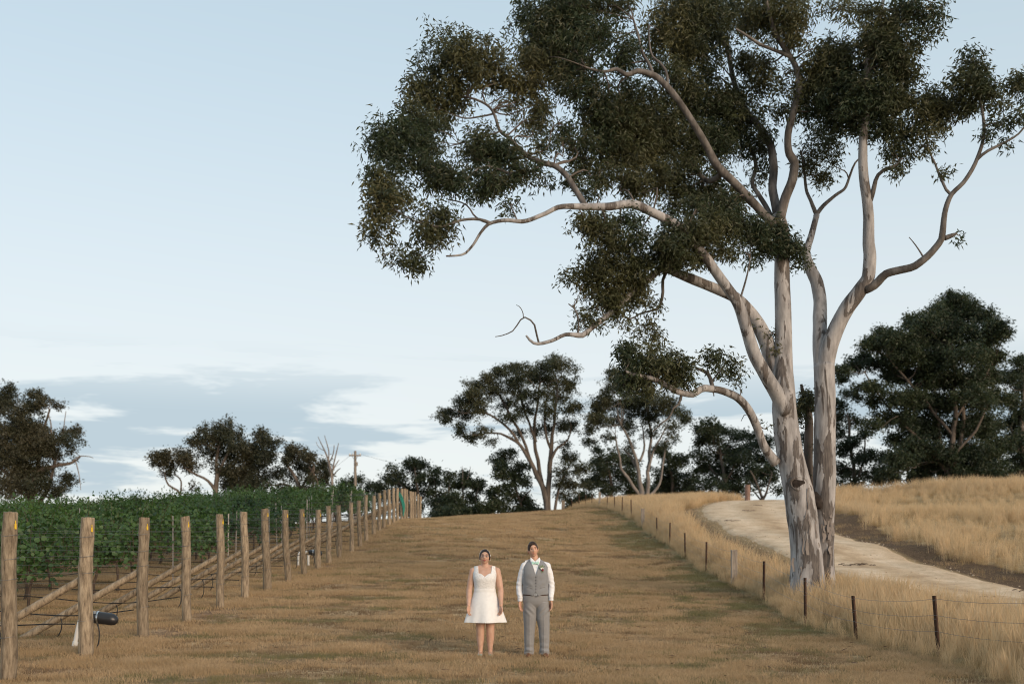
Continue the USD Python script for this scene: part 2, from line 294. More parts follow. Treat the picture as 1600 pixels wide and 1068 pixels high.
# cut bank and paddock
G += [(15.6, 30, 1.0), (14.7, 32, 1.2), (15.2, 36, 1.85), (17.5, 50, 3.55), (20.0, 62, 4.6), (26, 80, 5.9), (31.8, 75, 6.3), (36, 70, 6.5), (21.6, 48, 3.3), (21.6, 42, 2.7), (23, 60, 4.3), (19, 34, 1.7), (25, 34, 2.2), (45, 60, 6.8), (60, 70, 8.0), (60, 40, 5.0), (40, 40, 4.0), (60, 15, 2.0), (30, 20, 1.0),
      (42, 90, 6.2), (60, 110, 6.0), (12, 95, 5.2), (10.8, 80, 5.55), (15, 82, 5.5), (15, 110, 4.0), (30, 120, 4.0)]
for x_ in (-100, -60, -30, 0, 30, 60, 100): G += [(x_, 150, 0.5), (x_, 195, -0.5)]
for y_ in (20, 60, 100): G += [(-100, y_, 1.0 + y_ * 0.03), (100, y_, 4 + y_ * 0.03)]
G = np.array(G, float)
_rbf = RBFInterpolator(G[:, :2], G[:, 2], kernel='thin_plate_spline', smoothing=1.2, neighbors=None)
gx, gy = np.linspace(-110, 110, 221), np.linspace(-20, 200, 221)
_gz = _rbf(np.stack(np.meshgrid(gx, gy, indexing='ij'), -1).reshape(-1, 2)).reshape(221, 221)
_gi = RegularGridInterpolator((gx, gy), _gz, method='cubic')
_fx, _fy = np.linspace(-60, 60, 481), np.linspace(-10, 130, 561)
_fz = _gi(np.stack(np.meshgrid(_fx, _fy, indexing='ij'), -1).reshape(-1, 2)).reshape(481, 561)
_fi = RegularGridInterpolator((_fx, _fy), _fz)
_ci = RegularGridInterpolator((gx, gy), _gz)

def H(x, y):
    x, y = np.broadcast_arrays(np.asarray(x, float), np.asarray(y, float))
    shp = x.shape; x, y = x.ravel(), y.ravel()
    z_ = _ci(np.stack([np.clip(x, -109.9, 109.9), np.clip(y, -19.9, 199.9)], 1))
    m = (np.abs(x) < 59.9) & (y > -9.9) & (y < 129.9)
    if m.any(): z_[m] = _fi(np.stack([x[m], y[m]], 1))
    out = np.maximum(np.maximum(np.abs(x) - 109, 0), np.maximum(y - 199, 0))
    z_ = z_ * np.exp(-out / 150)
    p = np.stack([x, y, 0 * x], 1)
    z_ = z_ + 0.05 * (meshkit.fbm(p * np.array([0.6, 0.9, 1]), 3, 3) - 0.5)
    return z_.reshape(shp)
def Hs(x, y): return float(H(np.array([x]), np.array([y]))[0])

# lines on the ground
FENCE = np.array([(8, 6.15), (12, 6.22), (15.3, 6.45), (18, 6.17), (21, 6.18), (25, 6.33), (29.5, 6.58), (34.5, 6.74), (39.5, 6.85), (44, 6.98), (49, 7.1), (54.5, 7.15), (61, 7.2), (68, 7.1), (76, 6.8), (84, 6.0), (92, 5.0)])   # d, x
ROAD_L = np.array([(8, 12.3), (14, 11.6), (20, 11.0), (26, 10.3), (30, 9.8), (36, 9.55), (41, 9.6), (49, 10.0), (57, 10.8), (63, 12.0), (67, 13.2), (71, 14.9), (76, 17.4), (82, 20.0), (90, 23.0)])
ROAD_R = np.array([(8, 16.6), (14, 15.5), (20, 14.7), (27, 13.9), (34, 13.65), (40, 14.1), (45, 14.6), (50, 15.5), (54, 16.2), (58, 17.1), (62, 18.2), (68, 20.2), (76, 23.4), (90, 29.0)])
BANK_R = np.array([(8, 18.6), (14, 17.4), (20, 16.6), (27, 15.75), (30, 15.4), (34, 14.95), (40, 15.6), (45, 16.4), (50, 17.5), (54, 18.2), (58, 18.9), (62, 19.6), (68, 21.2), (76, 24.2), (90, 29.6)])
from scipy.interpolate import PchipInterpolator
fence_x = PchipInterpolator(FENCE[:, 0], FENCE[:, 1])
road_lx, road_rx = PchipInterpolator(ROAD_L[:, 0], ROAD_L[:, 1]), PchipInterpolator(ROAD_R[:, 0], ROAD_R[:, 1])
bank_x = PchipInterpolator(BANK_R[:, 0], BANK_R[:, 1])

POSTS = [(16.5, 799.5, 12, 1064, 23), (136, 808, 133, 1024, 21.5), (224, 808, 223, 995, 16.5), (289, 806, 293, 972, 14.2), (343.5, 803, 345, 950.6, 12.3), (381.5, 799, 383.5, 936, 12), (413.6, 794, 418, 923, 12.4),
         (445, 796, 450, 910.6, 10.3), (471, 795, 475, 899.6, 8.6), (497, 796, 497, 891, 9.2), (513, 790, 514.6, 880.5, 8), (529, 789, 530.4, 873, 8.2), (549, 784.6, 549.6, 864, 6.8), (560.6, 781.6, 562, 855, 6.6), (571.5, 773, 572, 844.5, 6),
         (584, 774, 584, 836, 6), (592.5, 770, 593, 828, 5.6), (601, 765, 600, 824, 5.4), (608, 764, 608, 820, 5.2), (615, 762, 615, 816, 5), (621, 762, 621, 814, 4.8), (627.5, 763, 627.5, 812, 4.4), (632, 763, 632, 812, 4.4), (635.5, 764, 636, 812, 4.2),
         (641.5, 767, 642, 812, 4.2), (645, 768, 645, 812, 4), (648.7, 768, 648.7, 812, 3.8), (653, 771.5, 653, 812, 3.8), (657, 775, 657, 811, 3.6)]
ROW_D = [6.5 * F / (CX - p[2]) if i else 12.83 for i, p in enumerate(POSTS)]

# ground sheet
xs = np.unique(np.round(np.r_[-500, -380, -280, -200, -150, np.arange(-110, -50, 4), np.arange(-50, -14, 0.8), np.arange(-14, 24, 0.3), np.arange(24, 50, 0.8), np.arange(50, 110, 4), 130, 180, 250, 350, 500], 3))
ys = np.unique(np.round(np.r_[-150, -80, -45, np.arange(-20, 8, 2.0), np.arange(8, 48, 0.3), np.arange(48, 100, 0.6), np.arange(100, 200, 5), 230, 300, 400, 550, 800], 3))
XX, YY = np.meshgrid(xs, ys, indexing='ij')
ZZ = H(XX, YY)
nx, ny = XX.shape
i, j = np.meshgrid(np.arange(nx - 1), np.arange(ny - 1), indexing='ij')
quads = np.stack([i * ny + j, (i + 1) * ny + j, (i + 1) * ny + j + 1, i * ny + j + 1], -1).reshape(-1, 4)

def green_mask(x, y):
    """Greener, darker turf: along the vine rows and their ends, and in patches near the wire fence."""
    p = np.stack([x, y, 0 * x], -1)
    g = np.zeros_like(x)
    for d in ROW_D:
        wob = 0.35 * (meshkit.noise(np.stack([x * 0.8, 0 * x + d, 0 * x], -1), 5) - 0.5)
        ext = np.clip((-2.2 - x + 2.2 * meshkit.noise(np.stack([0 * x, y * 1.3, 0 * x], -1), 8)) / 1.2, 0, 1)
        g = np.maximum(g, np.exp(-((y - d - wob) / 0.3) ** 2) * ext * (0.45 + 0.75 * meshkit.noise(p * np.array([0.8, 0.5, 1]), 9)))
    f = np.exp(-np.maximum((np.asarray(fence_x(np.clip(y, 8, 92))) - 0.3 - x), 0) / 3.3) * (x < 7.5) * (y > 9) * (y < 70)
    g = np.maximum(g, f * np.clip(0.6 + 2.2 * (meshkit.fbm(p * np.array([0.35, 0.5, 1]), 3, 21) - 0.42), 0, 1))
    g = np.maximum(g, 0.32 * np.clip((meshkit.fbm(p * np.array([0.22, 0.55, 1]), 4, 33) - 0.56) * 6, 0, 1) * (x > -5.5))
    g = np.maximum(g, 0.95 * np.exp(-((x - 3.9) / 1.7) ** 2 - ((y - 23) / 5.0) ** 2) * np.clip(0.15 + 2.6 * (meshkit.fbm(p * np.array([0.7, 0.8, 1]), 3, 61) - 0.34), 0, 1))
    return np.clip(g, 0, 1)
def soil_mask(x, y):
    """Bare reddish earth round the posts and across the near left corner."""
    p = np.stack([x, y, 0 * x], -1)
    s = np.exp(-((x + 6.4) / 0.45) ** 2) * (0.25 + 0.9 * meshkit.fbm(p * 1.3, 3, 41)) * (y > 5) * (y < 75)
    s = np.maximum(s, np.exp(-((y - 11.9 - 0.25 * (x + 6)) / 0.45) ** 2) * (x < -3.0) * np.clip(1.6 * meshkit.fbm(p * np.array([0.8, 1.2, 1]), 3, 43) - 0.1, 0, 1))
    for c_ in (2.5, 4.05):   # faint wheel tracks up the lawn
        s = np.maximum(s, 0.5 * np.exp(-((x - c_ - 0.012 * (y - 30)) / 0.17) ** 2) * (y > 9) * (y < 78) * np.clip(2.2 * meshkit.fbm(p * np.array([1.5, 0.25, 1]), 3, 63) - 0.55, 0, 1))
    bank = (x > np.asarray(road_rx(np.clip(y, 8, 90)))) * (x < np.asarray(bank_x(np.clip(y, 8, 90))) + 0.3) * (y < 66)
    verge = np.exp(-((x - np.asarray(road_lx(np.clip(y, 8, 70))) + 0.7) / 0.55) ** 2) * (y > 22) * (y < 66) * 0.8
    return np.clip(s, 0, 1) * 0.85, np.clip(np.maximum(bank * 1.0, verge), 0, 1)

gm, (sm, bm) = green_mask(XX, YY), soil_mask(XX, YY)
wild = ((XX > np.asarray(fence_x(np.clip(YY, 8, 92))) - 0.25) & (YY > 2)).astype(float)
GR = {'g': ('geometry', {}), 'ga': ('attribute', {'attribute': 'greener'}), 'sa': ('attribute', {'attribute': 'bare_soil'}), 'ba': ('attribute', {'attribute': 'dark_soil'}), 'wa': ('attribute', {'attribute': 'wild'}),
      'm': ('mapping', {'scale': (0.55, 1.0, 1)}), 'n1': ('noise_texture', {'scale': 1.0, 'detail': 7.0, 'roughness': 0.64}), 'm2': ('mapping', {'scale': (9, 16, 9)}), 'n2': ('noise_texture', {'scale': 1.0, 'detail': 5.0, 'roughness': 0.7}),
      'n3': ('noise_texture', {'scale': 60.0, 'detail': 3.0, 'roughness': 0.7}),
      'dry': ('rgb_ramp', {'ramp': [(0.32, (0.135, 0.086, 0.048)), (0.45, (0.265, 0.18, 0.101)), (0.55, (0.40, 0.28, 0.16)), (0.68, (0.55, 0.40, 0.24))]}),
      'fine': ('rgb_ramp', {'ramp': [(0.30, (0.38, 0.36, 0.34)), (0.5, (0.95, 0.95, 0.95)), (0.7, (1.45, 1.43, 1.38))]}), 'mul': ('mix', {'mix_type': 'multiply', 'fac': 1.0}),
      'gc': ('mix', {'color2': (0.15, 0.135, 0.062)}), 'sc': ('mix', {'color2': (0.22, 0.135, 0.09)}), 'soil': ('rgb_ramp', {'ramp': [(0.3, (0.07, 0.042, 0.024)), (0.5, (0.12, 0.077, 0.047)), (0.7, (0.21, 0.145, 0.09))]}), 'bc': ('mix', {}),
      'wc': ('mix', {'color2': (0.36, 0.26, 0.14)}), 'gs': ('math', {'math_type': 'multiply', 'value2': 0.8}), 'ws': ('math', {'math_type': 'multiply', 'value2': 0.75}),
      'p': ('principled_bsdf', {'roughness': 0.95, 'specular_ior_level': 0.1}), 'b': ('bump', {'strength': 0.8, 'distance': 0.03}), 'add': ('math', {'math_type': 'multiply_add', 'value2': 0.5})}
GL = [('g.position', 'm.vector'), ('m.vector', 'n1.vector'), ('g.position', 'm2.vector'), ('m2.vector', 'n2.vector'), ('g.position', 'n3.vector'), ('n1.fac', 'dry.fac'), ('n2.fac', 'fine.fac'), ('dry.color', 'wc.color1'), ('wa.fac', 'ws.value1'), ('ws.value', 'wc.fac'),
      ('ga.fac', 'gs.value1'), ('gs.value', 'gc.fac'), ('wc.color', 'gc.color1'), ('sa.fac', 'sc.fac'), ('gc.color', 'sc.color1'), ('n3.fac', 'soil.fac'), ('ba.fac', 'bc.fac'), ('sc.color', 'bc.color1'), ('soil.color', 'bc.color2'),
      ('bc.color', 'mul.color1'), ('fine.color', 'mul.color2'), ('mul.color', 'p.base_color'), ('n3.fac', 'add.value1'), ('n2.fac', 'add.value3'), ('add.value', 'b.height'), ('b.normal', 'p.normal')]
M['ground'] = usdkit.material(stage, '/World/Looks/ground', GR, GL, surface='p.BSDF')
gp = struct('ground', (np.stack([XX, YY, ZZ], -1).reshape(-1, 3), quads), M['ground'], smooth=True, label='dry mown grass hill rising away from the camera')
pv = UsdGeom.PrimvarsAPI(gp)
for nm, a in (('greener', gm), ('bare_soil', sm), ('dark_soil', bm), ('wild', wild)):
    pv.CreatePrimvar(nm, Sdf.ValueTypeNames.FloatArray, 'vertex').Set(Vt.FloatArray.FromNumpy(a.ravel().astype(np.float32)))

# gravel road: a crowned strip that lies on the ground
def strip(A, B, n=240, across=22):
    """Ribbon between two edge lines given as (d, x); both are resampled by length."""
    def res(P):
        q = P[:, ::-1]; t = np.r_[0, np.cumsum(np.linalg.norm(np.diff(q, axis=0), axis=1))]
        return PchipInterpolator(t, q, axis=0)(np.linspace(0, t[-1], n))
    a, b = res(A), res(B); u = np.linspace(0, 1, across)
    return a[:, None] * (1 - u[None, :, None]) + b[:, None] * u[None, :, None], u
R, u = strip(ROAD_L, ROAD_R, 260, 26)
jit = 0.34 * (meshkit.fbm(np.concatenate([R * 1.6, np.zeros(R.shape[:2] + (1,))], -1), 3, 7) - 0.5)
edge = np.where(u < 0.5, -1, 1)[None, :] * (np.abs(u - 0.5) * 2)[None, :] ** 6
R = R.copy(); R[:, :, 0] += jit * edge
rz = H(R[..., 0], R[..., 1])
rut = sum(np.exp(-((u - c) / 0.07) ** 2) for c in (0.27, 0.68))
rz = rz + 0.05 * (1 - (2 * u[None] - 1) ** 8) - 0.022 * rut[None] + 0.03 * (meshkit.fbm(np.concatenate([R * 2.0, np.zeros(R.shape[:2] + (1,))], -1), 3, 6) - 0.5) + 0.012 - 0.05 * (np.abs(2 * u[None] - 1) > 0.98)
n_, a_ = R.shape[:2]
i, j = np.meshgrid(np.arange(n_ - 1), np.arange(a_ - 1), indexing='ij')
rq = np.stack([i * a_ + j, i * a_ + j + 1, (i + 1) * a_ + j + 1, (i + 1) * a_ + j], -1).reshape(-1, 4)
M['gravel'] = usdkit.material(stage, '/World/Looks/gravel_road', {
    'g': ('geometry', {}), 'ua': ('attribute', {'attribute': 'across'}), 'n1': ('noise_texture', {'scale': 1.3, 'detail': 8.0, 'roughness': 0.7}), 'n2': ('noise_texture', {'scale': 14.0, 'detail': 4.0, 'roughness': 0.75}), 'v': ('voronoi_texture', {'scale': 28.0}),
    'r': ('rgb_ramp', {'ramp': [(0.32, (0.41, 0.29, 0.19)), (0.48, (0.57, 0.43, 0.295)), (0.66, (0.69, 0.54, 0.39))]}), 'f': ('rgb_ramp', {'ramp': [(0.25, (0.6, 0.58, 0.55)), (0.45, (1, 1, 1)), (0.75, (1.12, 1.12, 1.1))]}),
    'w': ('rgb_ramp', {'ramp': [(0.0, (0.70, 0.66, 0.60)), (0.10, (0.92, 0.9, 0.87)), (0.27, (1.06, 1.06, 1.06)), (0.42, (0.80, 0.75, 0.68)), (0.5, (0.70, 0.64, 0.56)), (0.56, (0.82, 0.77, 0.70)), (0.7, (1.06, 1.06, 1.06)), (0.9, (0.93, 0.9, 0.86)), (1.0, (0.72, 0.66, 0.58))]}),
    'a': ('mix', {'mix_type': 'multiply', 'fac': 1.0}), 'b2': ('mix', {'mix_type': 'multiply', 'fac': 0.8}), 'p': ('principled_bsdf', {'roughness': 0.95, 'specular_ior_level': 0.15}), 'b': ('bump', {'strength': 0.7, 'distance': 0.03})},
    [('g.position', 'n1.vector'), ('g.position', 'n2.vector'), ('g.position', 'v.vector'), ('n1.fac', 'r.fac'), ('n2.fac', 'f.fac'), ('ua.fac', 'w.fac'), ('r.color', 'a.color1'), ('f.color', 'a.color2'), ('a.color', 'b2.color1'), ('w.color', 'b2.color2'), ('b2.color', 'p.base_color'), ('n2.fac', 'b.height'), ('b.normal', 'p.normal')], surface='p.BSDF')
rp = struct('gravel_road', (np.dstack([R, rz]).reshape(-1, 3), rq), M['gravel'], smooth=True, label='pale gravel road curving up behind the gum tree')
UsdGeom.PrimvarsAPI(rp).CreatePrimvar('across', Sdf.ValueTypeNames.FloatArray, 'vertex').Set(Vt.FloatArray.FromNumpy(np.clip(np.repeat(u[None], n_, 0) + 0.25 * jit, 0, 1).ravel().astype(np.float32)))

# ---------------------------------------------------------------- grass
def blades(rng, n, spread, h0, h1, w, lean, segs=2, head=0.0, flat=1.0):
    """Grass blades as strips: (vertices, faces)."""
    V, Fc = [], []; k = 0
    for _ in range(n):
        x, y = (rng.random(2) - 0.5) * spread if flat else rng.normal(0, spread / 2.5, 2)
        h = rng.uniform(h0, h1); a = rng.uniform(0, 2 * np.pi); l = h * rng.uniform(0.1, 1) * lean
        fa = rng.uniform(0, np.pi); wx, wy = np.cos(fa) * w / 2, np.sin(fa) * w / 2
        for s in range(segs + 1):
            t = s / segs; ww = (1 - t) * 0.9 + 0.1
            if head and s == segs - 1: ww = head
            px, py, pz = x + np.cos(a) * l * t * t, y + np.sin(a) * l * t * t, h * t * (1 - 0.15 * lean * t) - 0.02 * (s == 0)
            V += [(px - wx * ww, py - wy * ww, pz), (px + wx * ww, py + wy * ww, pz)]
            if s < segs:
                b = k + 2 * s; Fc += [(b, b + 1, b + 3), (b, b + 3, b + 2)]
        k += 2 * (segs + 1)
    return np.array(V), np.array(Fc)

def scatter_on(pos2, rng, dz=0.0):
    return np.column_stack([pos2, H(pos2[:, 0], pos2[:, 1]) + dz])
rg = np.random.default_rng(5)
# mown turf, near and middle distance
pts = []
for (x0, x1, y0, y1, st) in ((-16, 6.6, 10.2, 26, 0.30), (-28, 7, 26, 45, 0.42), (-46, 7.2, 45, 86, 0.62)):
    gxx, gyy = np.meshgrid(np.arange(x0, x1, st), np.arange(y0, y1, st), indexing='ij')
    q = np.stack([gxx.ravel(), gyy.ravel()], 1) + (rg.random((gxx.size, 2)) - 0.5) * st
    q = q[(np.abs(q[:, 0]) < q[:, 1] * 0.56 + 1.5) & (q[:, 0] < fence_x(np.clip(q[:, 1], 8, 92)) - 0.1)]
    pts.append((q, st))
q = np.vstack([p for p, _ in pts]); sc = np.concatenate([np.full(len(p), st / 0.30) for p, st in pts])
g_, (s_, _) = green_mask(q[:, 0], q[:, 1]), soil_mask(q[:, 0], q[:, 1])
keep = rg.random(len(q)) > s_ * 0.9
q, sc, g_ = q[keep], sc[keep], g_[keep]
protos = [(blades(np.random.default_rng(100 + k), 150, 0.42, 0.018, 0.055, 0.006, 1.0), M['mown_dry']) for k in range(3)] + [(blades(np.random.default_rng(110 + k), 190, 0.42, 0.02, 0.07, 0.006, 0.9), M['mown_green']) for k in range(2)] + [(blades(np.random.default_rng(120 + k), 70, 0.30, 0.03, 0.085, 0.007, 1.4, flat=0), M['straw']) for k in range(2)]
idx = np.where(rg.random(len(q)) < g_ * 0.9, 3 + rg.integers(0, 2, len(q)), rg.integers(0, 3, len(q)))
# paler tufts and mown clippings lying in drifts on top
tq = np.column_stack([rg.uniform(-14, 6.8, 30000), 10.2 + 62 * rg.random(30000) ** 1.7])
tn = meshkit.fbm(np.column_stack([tq * np.array([0.8, 1.1]), np.zeros(len(tq))]), 3, 51)
tq = tq[(tn > 0.47) & (np.abs(tq[:, 0]) < tq[:, 1] * 0.56 + 1.5) & (tq[:, 0] < fence_x(np.clip(tq[:, 1], 8, 92)) - 0.1) & (green_mask(tq[:, 0], tq[:, 1]) < 0.5)]
# the scythed turf stands a little higher round the shoes and the feet of the posts
ft = [(cx_ + rg.normal(0, .10), 15.46 + rg.normal(0, .09)) for cx_ in (-.50, -.34, .26, .51) for _ in range(9)] + [(-6.5 + rg.normal(0, .16), d_ + rg.normal(0, .13)) for d_ in ROW_D[:16] for _ in range(7)]
tq = np.vstack([tq, ft])
idx = np.r_[idx, 5 + rg.integers(0, 2, len(tq))]; sc = np.r_[sc, 0.8 + tq[:, 1] / 45]; q = np.vstack([q, tq])
instancer('/World/mown_grass', protos, scatter_on(q, rg), quat_z(rg.uniform(0, 2 * np.pi, len(q)), rg.uniform(0, 0.06, len(q)), rg.uniform(0, 6.28, len(q))), np.stack([sc, sc, np.minimum(sc, 1.5) * rg.uniform(0.8, 1.3, len(q))], 1), idx,
          label='short dry mown grass covering the hill between posts and wire fence', cat='grass')

def tall_protos(seed):
    out = []
    for k in range(4):
        r_ = np.random.default_rng(seed + k)
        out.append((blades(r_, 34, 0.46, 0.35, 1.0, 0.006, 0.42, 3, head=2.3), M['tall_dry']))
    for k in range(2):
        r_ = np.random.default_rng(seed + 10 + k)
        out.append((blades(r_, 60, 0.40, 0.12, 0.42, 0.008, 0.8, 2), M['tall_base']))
    return out

def tall_field(path, q, sz, label, seed, basefrac=0.35):
    r_ = np.random.default_rng(seed); n = len(q)
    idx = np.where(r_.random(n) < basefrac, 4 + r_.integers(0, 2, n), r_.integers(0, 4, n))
    instancer(path, tall_protos(seed), scatter_on(q, r_), quat_z(r_.uniform(0, 6.28, n), np.abs(r_.normal(0, 0.10, n)), r_.uniform(0, 6.28, n)), sz * r_.uniform(0.75, 1.2, n), idx, label=label, cat='grass')

def in_frame(q, m=2.5): return np.abs(q[:, 0]) < q[:, 1] * 0.53 + m
# verge between the wire fence and the road, and the grass beyond the bend
r_ = np.random.default_rng(77)
q = np.column_stack([r_.uniform(4, 34, 190000), r_.uniform(9.5, 97, 190000)])
fx, lx, rx, bx = fence_x(np.clip(q[:, 1], 8, 92)), road_lx(np.clip(q[:, 1], 8, 90)), road_rx(np.clip(q[:, 1], 8, 90)), bank_x(np.clip(q[:, 1], 8, 90))
nz = meshkit.fbm(np.column_stack([q * 0.7, np.zeros(len(q))]), 3, 17)
verge = (q[:, 0] > fx - 0.35 + 0.3 * nz) & (q[:, 0] < lx - 0.35 - 1.5 * np.clip((q[:, 1] - 24) / 8, 0, 1) * (q[:, 1] < 62) * (0.2 + nz) - 1.0 * np.clip((29 - q[:, 1]) / 3, 0, 1))
far = (q[:, 1] > 62) & (q[:, 0] > fx - 0.2) & (q[:, 0] < lx - 0.3)
thin = r_.random(len(q)) < np.where(q[:, 1] < 30, .52, np.where(q[:, 1] < 60, 0.42, 0.36))
k = (verge | far) & in_frame(q) & thin & (q[:, 0] < 31) & (q[:, 0] < lx - 0.3)
qv = q[k]; rise = qv[:, 0] - fence_x(np.clip(qv[:, 1], 8, 92))
szv = np.clip(0.36 + 0.62 * np.clip((rise + 0.35) / 1.1, 0, 1) ** 1.2, .3, 1.0) * np.where(qv[:, 1] < 30, 0.68, np.where(qv[:, 1] < 45, .82, .9))
tall_field('/World/tall_verge_grass', qv, szv, 'tall golden dry grass between the wire fence and the gravel road', 300)
# paddock above the cut bank
q = np.column_stack([r_.uniform(13, 62, 75000), r_.uniform(20, 96, 75000)])
bx = bank_x(np.clip(q[:, 1], 8, 90)); nz = meshkit.fbm(np.column_stack([q * 0.5, np.zeros(len(q))]), 3, 19)
k = (q[:, 0] > bx + 1.5 * (meshkit.fbm(np.column_stack([q * 1.1, np.zeros(len(q))]), 3, 73) - .5) - 0.05) & in_frame(q, 3) & (r_.random(len(q)) < .6 * np.clip(0.35 + 2.5 * (nz - 0.3), 0.25, 1))
qp = q[k]
szp = 0.42 + 0.5 * np.maximum(np.exp(-np.maximum(qp[:, 0] - bank_x(np.clip(qp[:, 1], 8, 90)), 0) / 1.6), np.clip((meshkit.fbm(np.column_stack([qp * 0.22, np.zeros(len(qp))]), 3, 29) - .42) * 4, 0, 1) * .9) + .25 * np.clip((qp[:, 1] - 62) / 10, 0, 1)
tall_field('/World/paddock_grass', qp, szp, 'tall dry straw coloured paddock grass above the dark roadside bank', 340, 0.45)
# loose weeds and litter on the dark bank and the stony shoulder
q = np.column_stack([r_.uniform(8, 24, 9000), r_.uniform(18, 66, 9000)])
_, bmk = soil_mask(q[:, 0], q[:, 1]); k = (bmk > 0.45) & (r_.random(len(q)) < np.where(q[:, 0] > road_rx(np.clip(q[:, 1], 8, 90)), .16 + .5 * (meshkit.fbm(np.column_stack([q * .9, 0 * q[:, 0]]), 3, 71) > .5), .5)) & ~((q[:, 0] > road_lx(np.clip(q[:, 1], 8, 90))) & (q[:, 0] < road_rx(np.clip(q[:, 1], 8, 90)) + 0.1))
qq = q[k]
instancer('/World/shoulder_weeds', [(blades(np.random.default_rng(500), 20, 0.45, 0.04, 0.2, 0.008, 1.2), M['mown_dry']), (blades(np.random.default_rng(501), 14, 0.35, 0.03, 0.22, 0.008, 1.3), M['tall_base'])], scatter_on(qq, r_), quat_z(r_.uniform(0, 6.28, len(qq))), r_.uniform(0.6, 1.2, len(qq)), r_.integers(0, 2, len(qq)),
          label='scattered low weeds on the dark soil beside the gravel road', cat='weeds')
# loose stones along the road edges and between the wheel tracks
q = np.column_stack([r_.uniform(9, 24, 26000), r_.uniform(20, 76, 26000)])
a_, b_ = road_lx(np.clip(q[:, 1], 8, 90)), road_rx(np.clip(q[:, 1], 8, 90)); uu = (q[:, 0] - a_) / (b_ - a_)
k = (uu > -.18) & (uu < 1.05) & (r_.random(len(q)) < .05 + .6 * np.exp(-(uu / .07) ** 2) + .5 * np.exp(-((uu - 1) / .05) ** 2) + .25 * np.exp(-((uu - .49) / .07) ** 2))
qs = q[k]; sv = [trimesh.creation.icosphere(1, 1.0) for _ in range(2)]
for z_, m_ in enumerate(sv): m_.vertices *= (1 + .5 * (meshkit.noise(np.array(m_.vertices) * 1.7 + z_ * 9, z_) - .5))[:, None] * np.array([1, .8, .55])
M['stone'] = ramp_mat('road_stone', [(0.3, (0.28, 0.22, 0.16)), (0.7, (0.58, 0.48, 0.37))], nscale=1.0, rough=.95, space='world')
instancer('/World/loose_stones', [((np.array(m_.vertices), np.array(m_.faces)), M['stone']) for m_ in sv], scatter_on(qs, r_, 0.05), quat_z(r_.uniform(0, 6.28, len(qs))), 0.008 + .03 * r_.random(len(qs)) ** 3, r_.integers(0, 2, len(qs)), label='loose pale stones scattered along the gravel road edges', cat='stones')
# fallen gum leaves and twigs below the big tree and over the lawn
q = np.column_stack([r_.normal(3.5, 5.5, 900), r_.normal(24, 7, 900)]); q = q[(q[:, 1] > 11) & (q[:, 0] > -6) & (q[:, 0] < 13)]
litter = (np.array([[0, 0, 0], [.06, .012, .01], [.12, 0, 0.005], [.06, -.012, .012]]), np.array([(0, 1, 2), (0, 2, 3)]))
M['litter'] = ramp_mat('fallen_leaf', [(0.3, (0.09, 0.05, 0.035)), (0.7, (0.22, 0.14, 0.09))], nscale=1.0, rough=.8, space='world')
instancer('/World/leaf_litter', [(litter, M['litter'])], scatter_on(q, r_, 0.045), quat_z(r_.uniform(0, 6.28, len(q)), np.abs(r_.normal(0, .3, len(q))), r_.uniform(0, 6.28, len(q))), r_.uniform(.6, 1.4, len(q)), np.zeros(len(q), int), label='dry fallen gum leaves scattered on the lawn and verge', cat='leaves')

# ---------------------------------------------------------------- trees
def sprig(rng, n, length, leaf, width, droop=0.6, spread=0.5):
    """A leafy shoot: n narrow hanging leaves round a short twig; each leaf two facets along its midrib."""
    V, Fc = [], []
    for k in range(n):
        t = rng.random()
        o = np.array([rng.normal(0, 0.24), rng.normal(0, 0.24), rng.normal(0, 0.22)]) * length
        a = rng.uniform(0, 2 * np.pi); dn = rng.normal(-droop, spread)
        dr = np.array([np.cos(a), np.sin(a), dn]); dr /= np.linalg.norm(dr)
        s = np.cross(dr, rng.normal(size=3)); s /= np.linalg.norm(s); nrm = np.cross(dr, s)
        L, W = leaf * rng.uniform(0.7, 1.25), width * rng.uniform(0.7, 1.3)
        b = len(V)
        mid = o + dr * L * 0.45
        V += [o, mid + s * W / 2 + nrm * W * 0.25, o + dr * L - nrm * L * 0.08, mid - s * W / 2 + nrm * W * 0.25]
        Fc += [(b, b + 1, b + 2), (b, b + 2, b + 3)]
    return np.array(V), np.array(Fc)

def foliage(rng, clumps, per, sub=0.38, nsub=9, shell=0.75):
    """Sprig places: each clump (centre, radii, density) is a handful of tufts, most of them near its upper and outer shell."""
    P, C = [], []
    for c, r, dens in clumps:
        c, r = np.asarray(c), np.asarray(r)
        k = max(3, int(nsub * dens))
        dv = rng.normal(size=(k, 3)); dv /= np.linalg.norm(dv, axis=1, keepdims=True); dv[:, 2] += 0.15
        cs = c + dv * r * (shell * rng.random((k, 1)) ** 0.5)
        n = int(per * dens)
        w = rng.integers(0, k, n)
        off = rng.normal(size=(n, 3)) * np.array([1, 1, 0.75]) * (sub * float(np.mean(r)))
        P.append(cs[w] + off); C.append((c, cs))
    return np.vstack(P), C

